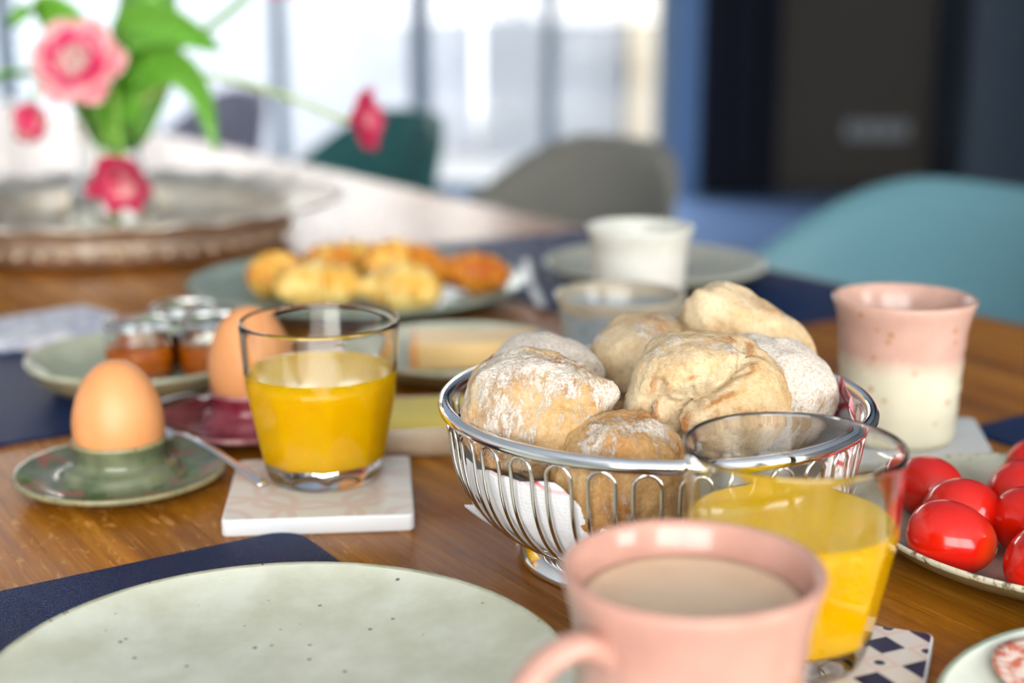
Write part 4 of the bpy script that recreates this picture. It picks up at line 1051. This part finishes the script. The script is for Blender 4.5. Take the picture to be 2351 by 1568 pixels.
def leaf(t, pts, wd, side, sd=0, mm=None):
    sp = spline(pts, 12); n = len(sp); sd_ = np.array(side, float)
    def f(s, v):
        i = min(int(v*(n-1)), n-2); fr = v*(n-1)-i; c = sp[i]*(1-fr)+sp[i+1]*fr; tg = sp[min(i+1, n-1)]-sp[max(i-1, 0)]; tg = tg/np.linalg.norm(tg)
        sdv = sd_-tg*sd_.dot(tg); sdv /= np.linalg.norm(sdv); nm = np.cross(tg, sdv)
        w2 = wd*(math.sin(pi*min(v**0.8*0.95+0.05, 1)))**0.65; x = (s-0.5)*2
        return c+sdv*x*w2+nm*(wd*0.30*x*x+0.0015*math.sin(6*v+3*x+sd))
    return solid(put('leaf', grid_mesh('leaf', f, 9, 26, mm or lm), t), 0.0009)
mz = 0.006+0.0068
OPEN = [(6, 1.0, 0.50, 1.40, 0.2, pOut), (6, 0.93, 0.46, 1.18, 0.1, pOut), (7, 0.80, 0.42, 0.98, 0.0, pMid), (6, 0.70, 0.36, 0.84, -0.3, pMid), (6, 0.60, 0.30, 0.72, -0.5, pIn), (5, 0.46, 0.26, 0.48, -0.5, pIn), (4, 0.36, 0.2, 0.25, -0.4, pIn)]
HALF = [(6, 1.0, 0.46, 0.80, 0.1, pRed), (6, 0.90, 0.42, 0.62, 0.0, pRed), (5, 0.78, 0.36, 0.60, 0.0, pRedIn), (4, 0.55, 0.26, 0.35, 0, pRedIn)]
HALF3 = [(6, 1.0, 0.46, 1.0, 0.2, pRed), (6, 0.85, 0.40, 0.8, 0.0, pRed), (4, 0.6, 0.3, 0.45, 0, pRedIn)]
SHUT = [(3, 1.0, 0.42, 0.34, -0.2, pRed), (3, 0.97, 0.40, 0.28, -0.2, petal_m('tulip_streaked', L(220, 60, 100), L(216, 70, 104), L(236, 170, 160)))]
def tulip(label): return root('tulip', label, 'tulip', (0, 0, 0), group='pink tulips in the glass vase')
foot_ = P(-0.384, 1.366, 0.020)
t1 = tulip('wide open pink tulip with pale ruffled tips facing the bread basket')
stem(t1, [foot_, P(-0.386, 1.366, 0.07), P(-0.384, 1.362, 0.125), P(-0.388, 1.345, 0.165), P(-0.392, 1.318, 0.172)], 0.0032, stm)
bloom(t1, P(-0.3925, 1.318, 0.172), (0.02, -0.93, 0.30), OPEN, 0.0460, 1)
leaf(t1, [P(-0.380, 1.364, 0.085), P(-0.372, 1.350, 0.150), P(-0.350, 1.335, 0.198), P(-0.310, 1.318, 0.206), P(-0.258, 1.300, 0.186)], 0.025, (0.2, 0.2, 1), 1)
leaf(t1, [P(-0.378, 1.378, 0.09), P(-0.360, 1.392, 0.17), P(-0.350, 1.395, 0.235), P(-0.335, 1.385, 0.270)], 0.034, (1, -0.2, 0), 2)
t2 = tulip('crimson tulip with a pale heart drooping over the silver tray rim')
stem(t2, [foot_, P(-0.381, 1.364, 0.08), P(-0.376, 1.352, 0.130), P(-0.362, 1.310, 0.155), P(-0.345, 1.255, 0.125), P(-0.337, 1.232, 0.092)], 0.0028, stm)
bloom(t2, P(-0.3365, 1.228, 0.089), (0.15, -0.90, -0.42), HALF, 0.041, 4)
t3 = tulip('slender crimson tulip leaning out sideways before the dark green chair')
stem(t3, [foot_, P(-0.376, 1.362, 0.08), P(-0.350, 1.350, 0.135), P(-0.287, 1.330, 0.162), P(-0.2074, 1.290, 0.148), P(-0.160, 1.266, 0.1315), P(-0.142, 1.257, 0.127)], 0.0024, stp)
bloom(t3, P(-0.143, 1.258, 0.1275), (0.93, -0.30, 0.08), HALF3, 0.034, 6)
leaf(t3, [P(-0.378, 1.362, 0.09), P(-0.350, 1.345, 0.150), P(-0.315, 1.330, 0.172), P(-0.284, 1.315, 0.150), P(-0.268, 1.305, 0.094)], 0.018, (0.6, -0.2, 0.7), 3)
t4 = tulip('small crimson tulip hanging at the far left of the bunch')
stem(t4, [foot_, P(-0.391, 1.366, 0.08), P(-0.402, 1.364, 0.140), P(-0.425, 1.352, 0.168), P(-0.442, 1.340, 0.150), P(-0.446, 1.336, 0.136)], 0.0024, stm)
bloom(t4, P(-0.446, 1.336, 0.138), (-0.12, -0.25, -0.95), SHUT, 0.037, 8)
leaf(t4, [P(-0.392, 1.368, 0.09), P(-0.402, 1.372, 0.150), P(-0.420, 1.368, 0.205), P(-0.440, 1.355, 0.222), P(-0.462, 1.345, 0.205)], 0.021, (1, 0, 0.4), 4)
leaf(t4, [P(-0.395, 1.366, 0.09), P(-0.430, 1.362, 0.150), P(-0.475, 1.355, 0.160), P(-0.520, 1.345, 0.125)], 0.012, (0, -1, 0.4), 5)
t5 = tulip('pink tulip on a long stem reaching above the top of the picture')
stem(t5, [foot_, P(-0.379, 1.366, 0.08), P(-0.360, 1.360, 0.140), P(-0.320, 1.346, 0.180), P(-0.2808, 1.332, 0.203), P(-0.235, 1.312, 0.236), P(-0.215, 1.305, 0.262)], 0.0034, stm)
bloom(t5, P(-0.214, 1.304, 0.262), (0.45, -0.45, -0.35), HALF, 0.034, 9)
leaf(t5, [P(-0.382, 1.358, 0.09), P(-0.366, 1.350, 0.150), P(-0.345, 1.345, 0.215), P(-0.325, 1.340, 0.262)], 0.026, (1, -0.4, 0.1), 6)
leaf(t5, [P(-0.386, 1.355, 0.080), P(-0.380, 1.345, 0.115), P(-0.372, 1.325, 0.118), P(-0.366, 1.305, 0.098)], 0.010, (1, 0.2, 0), 7, stm)
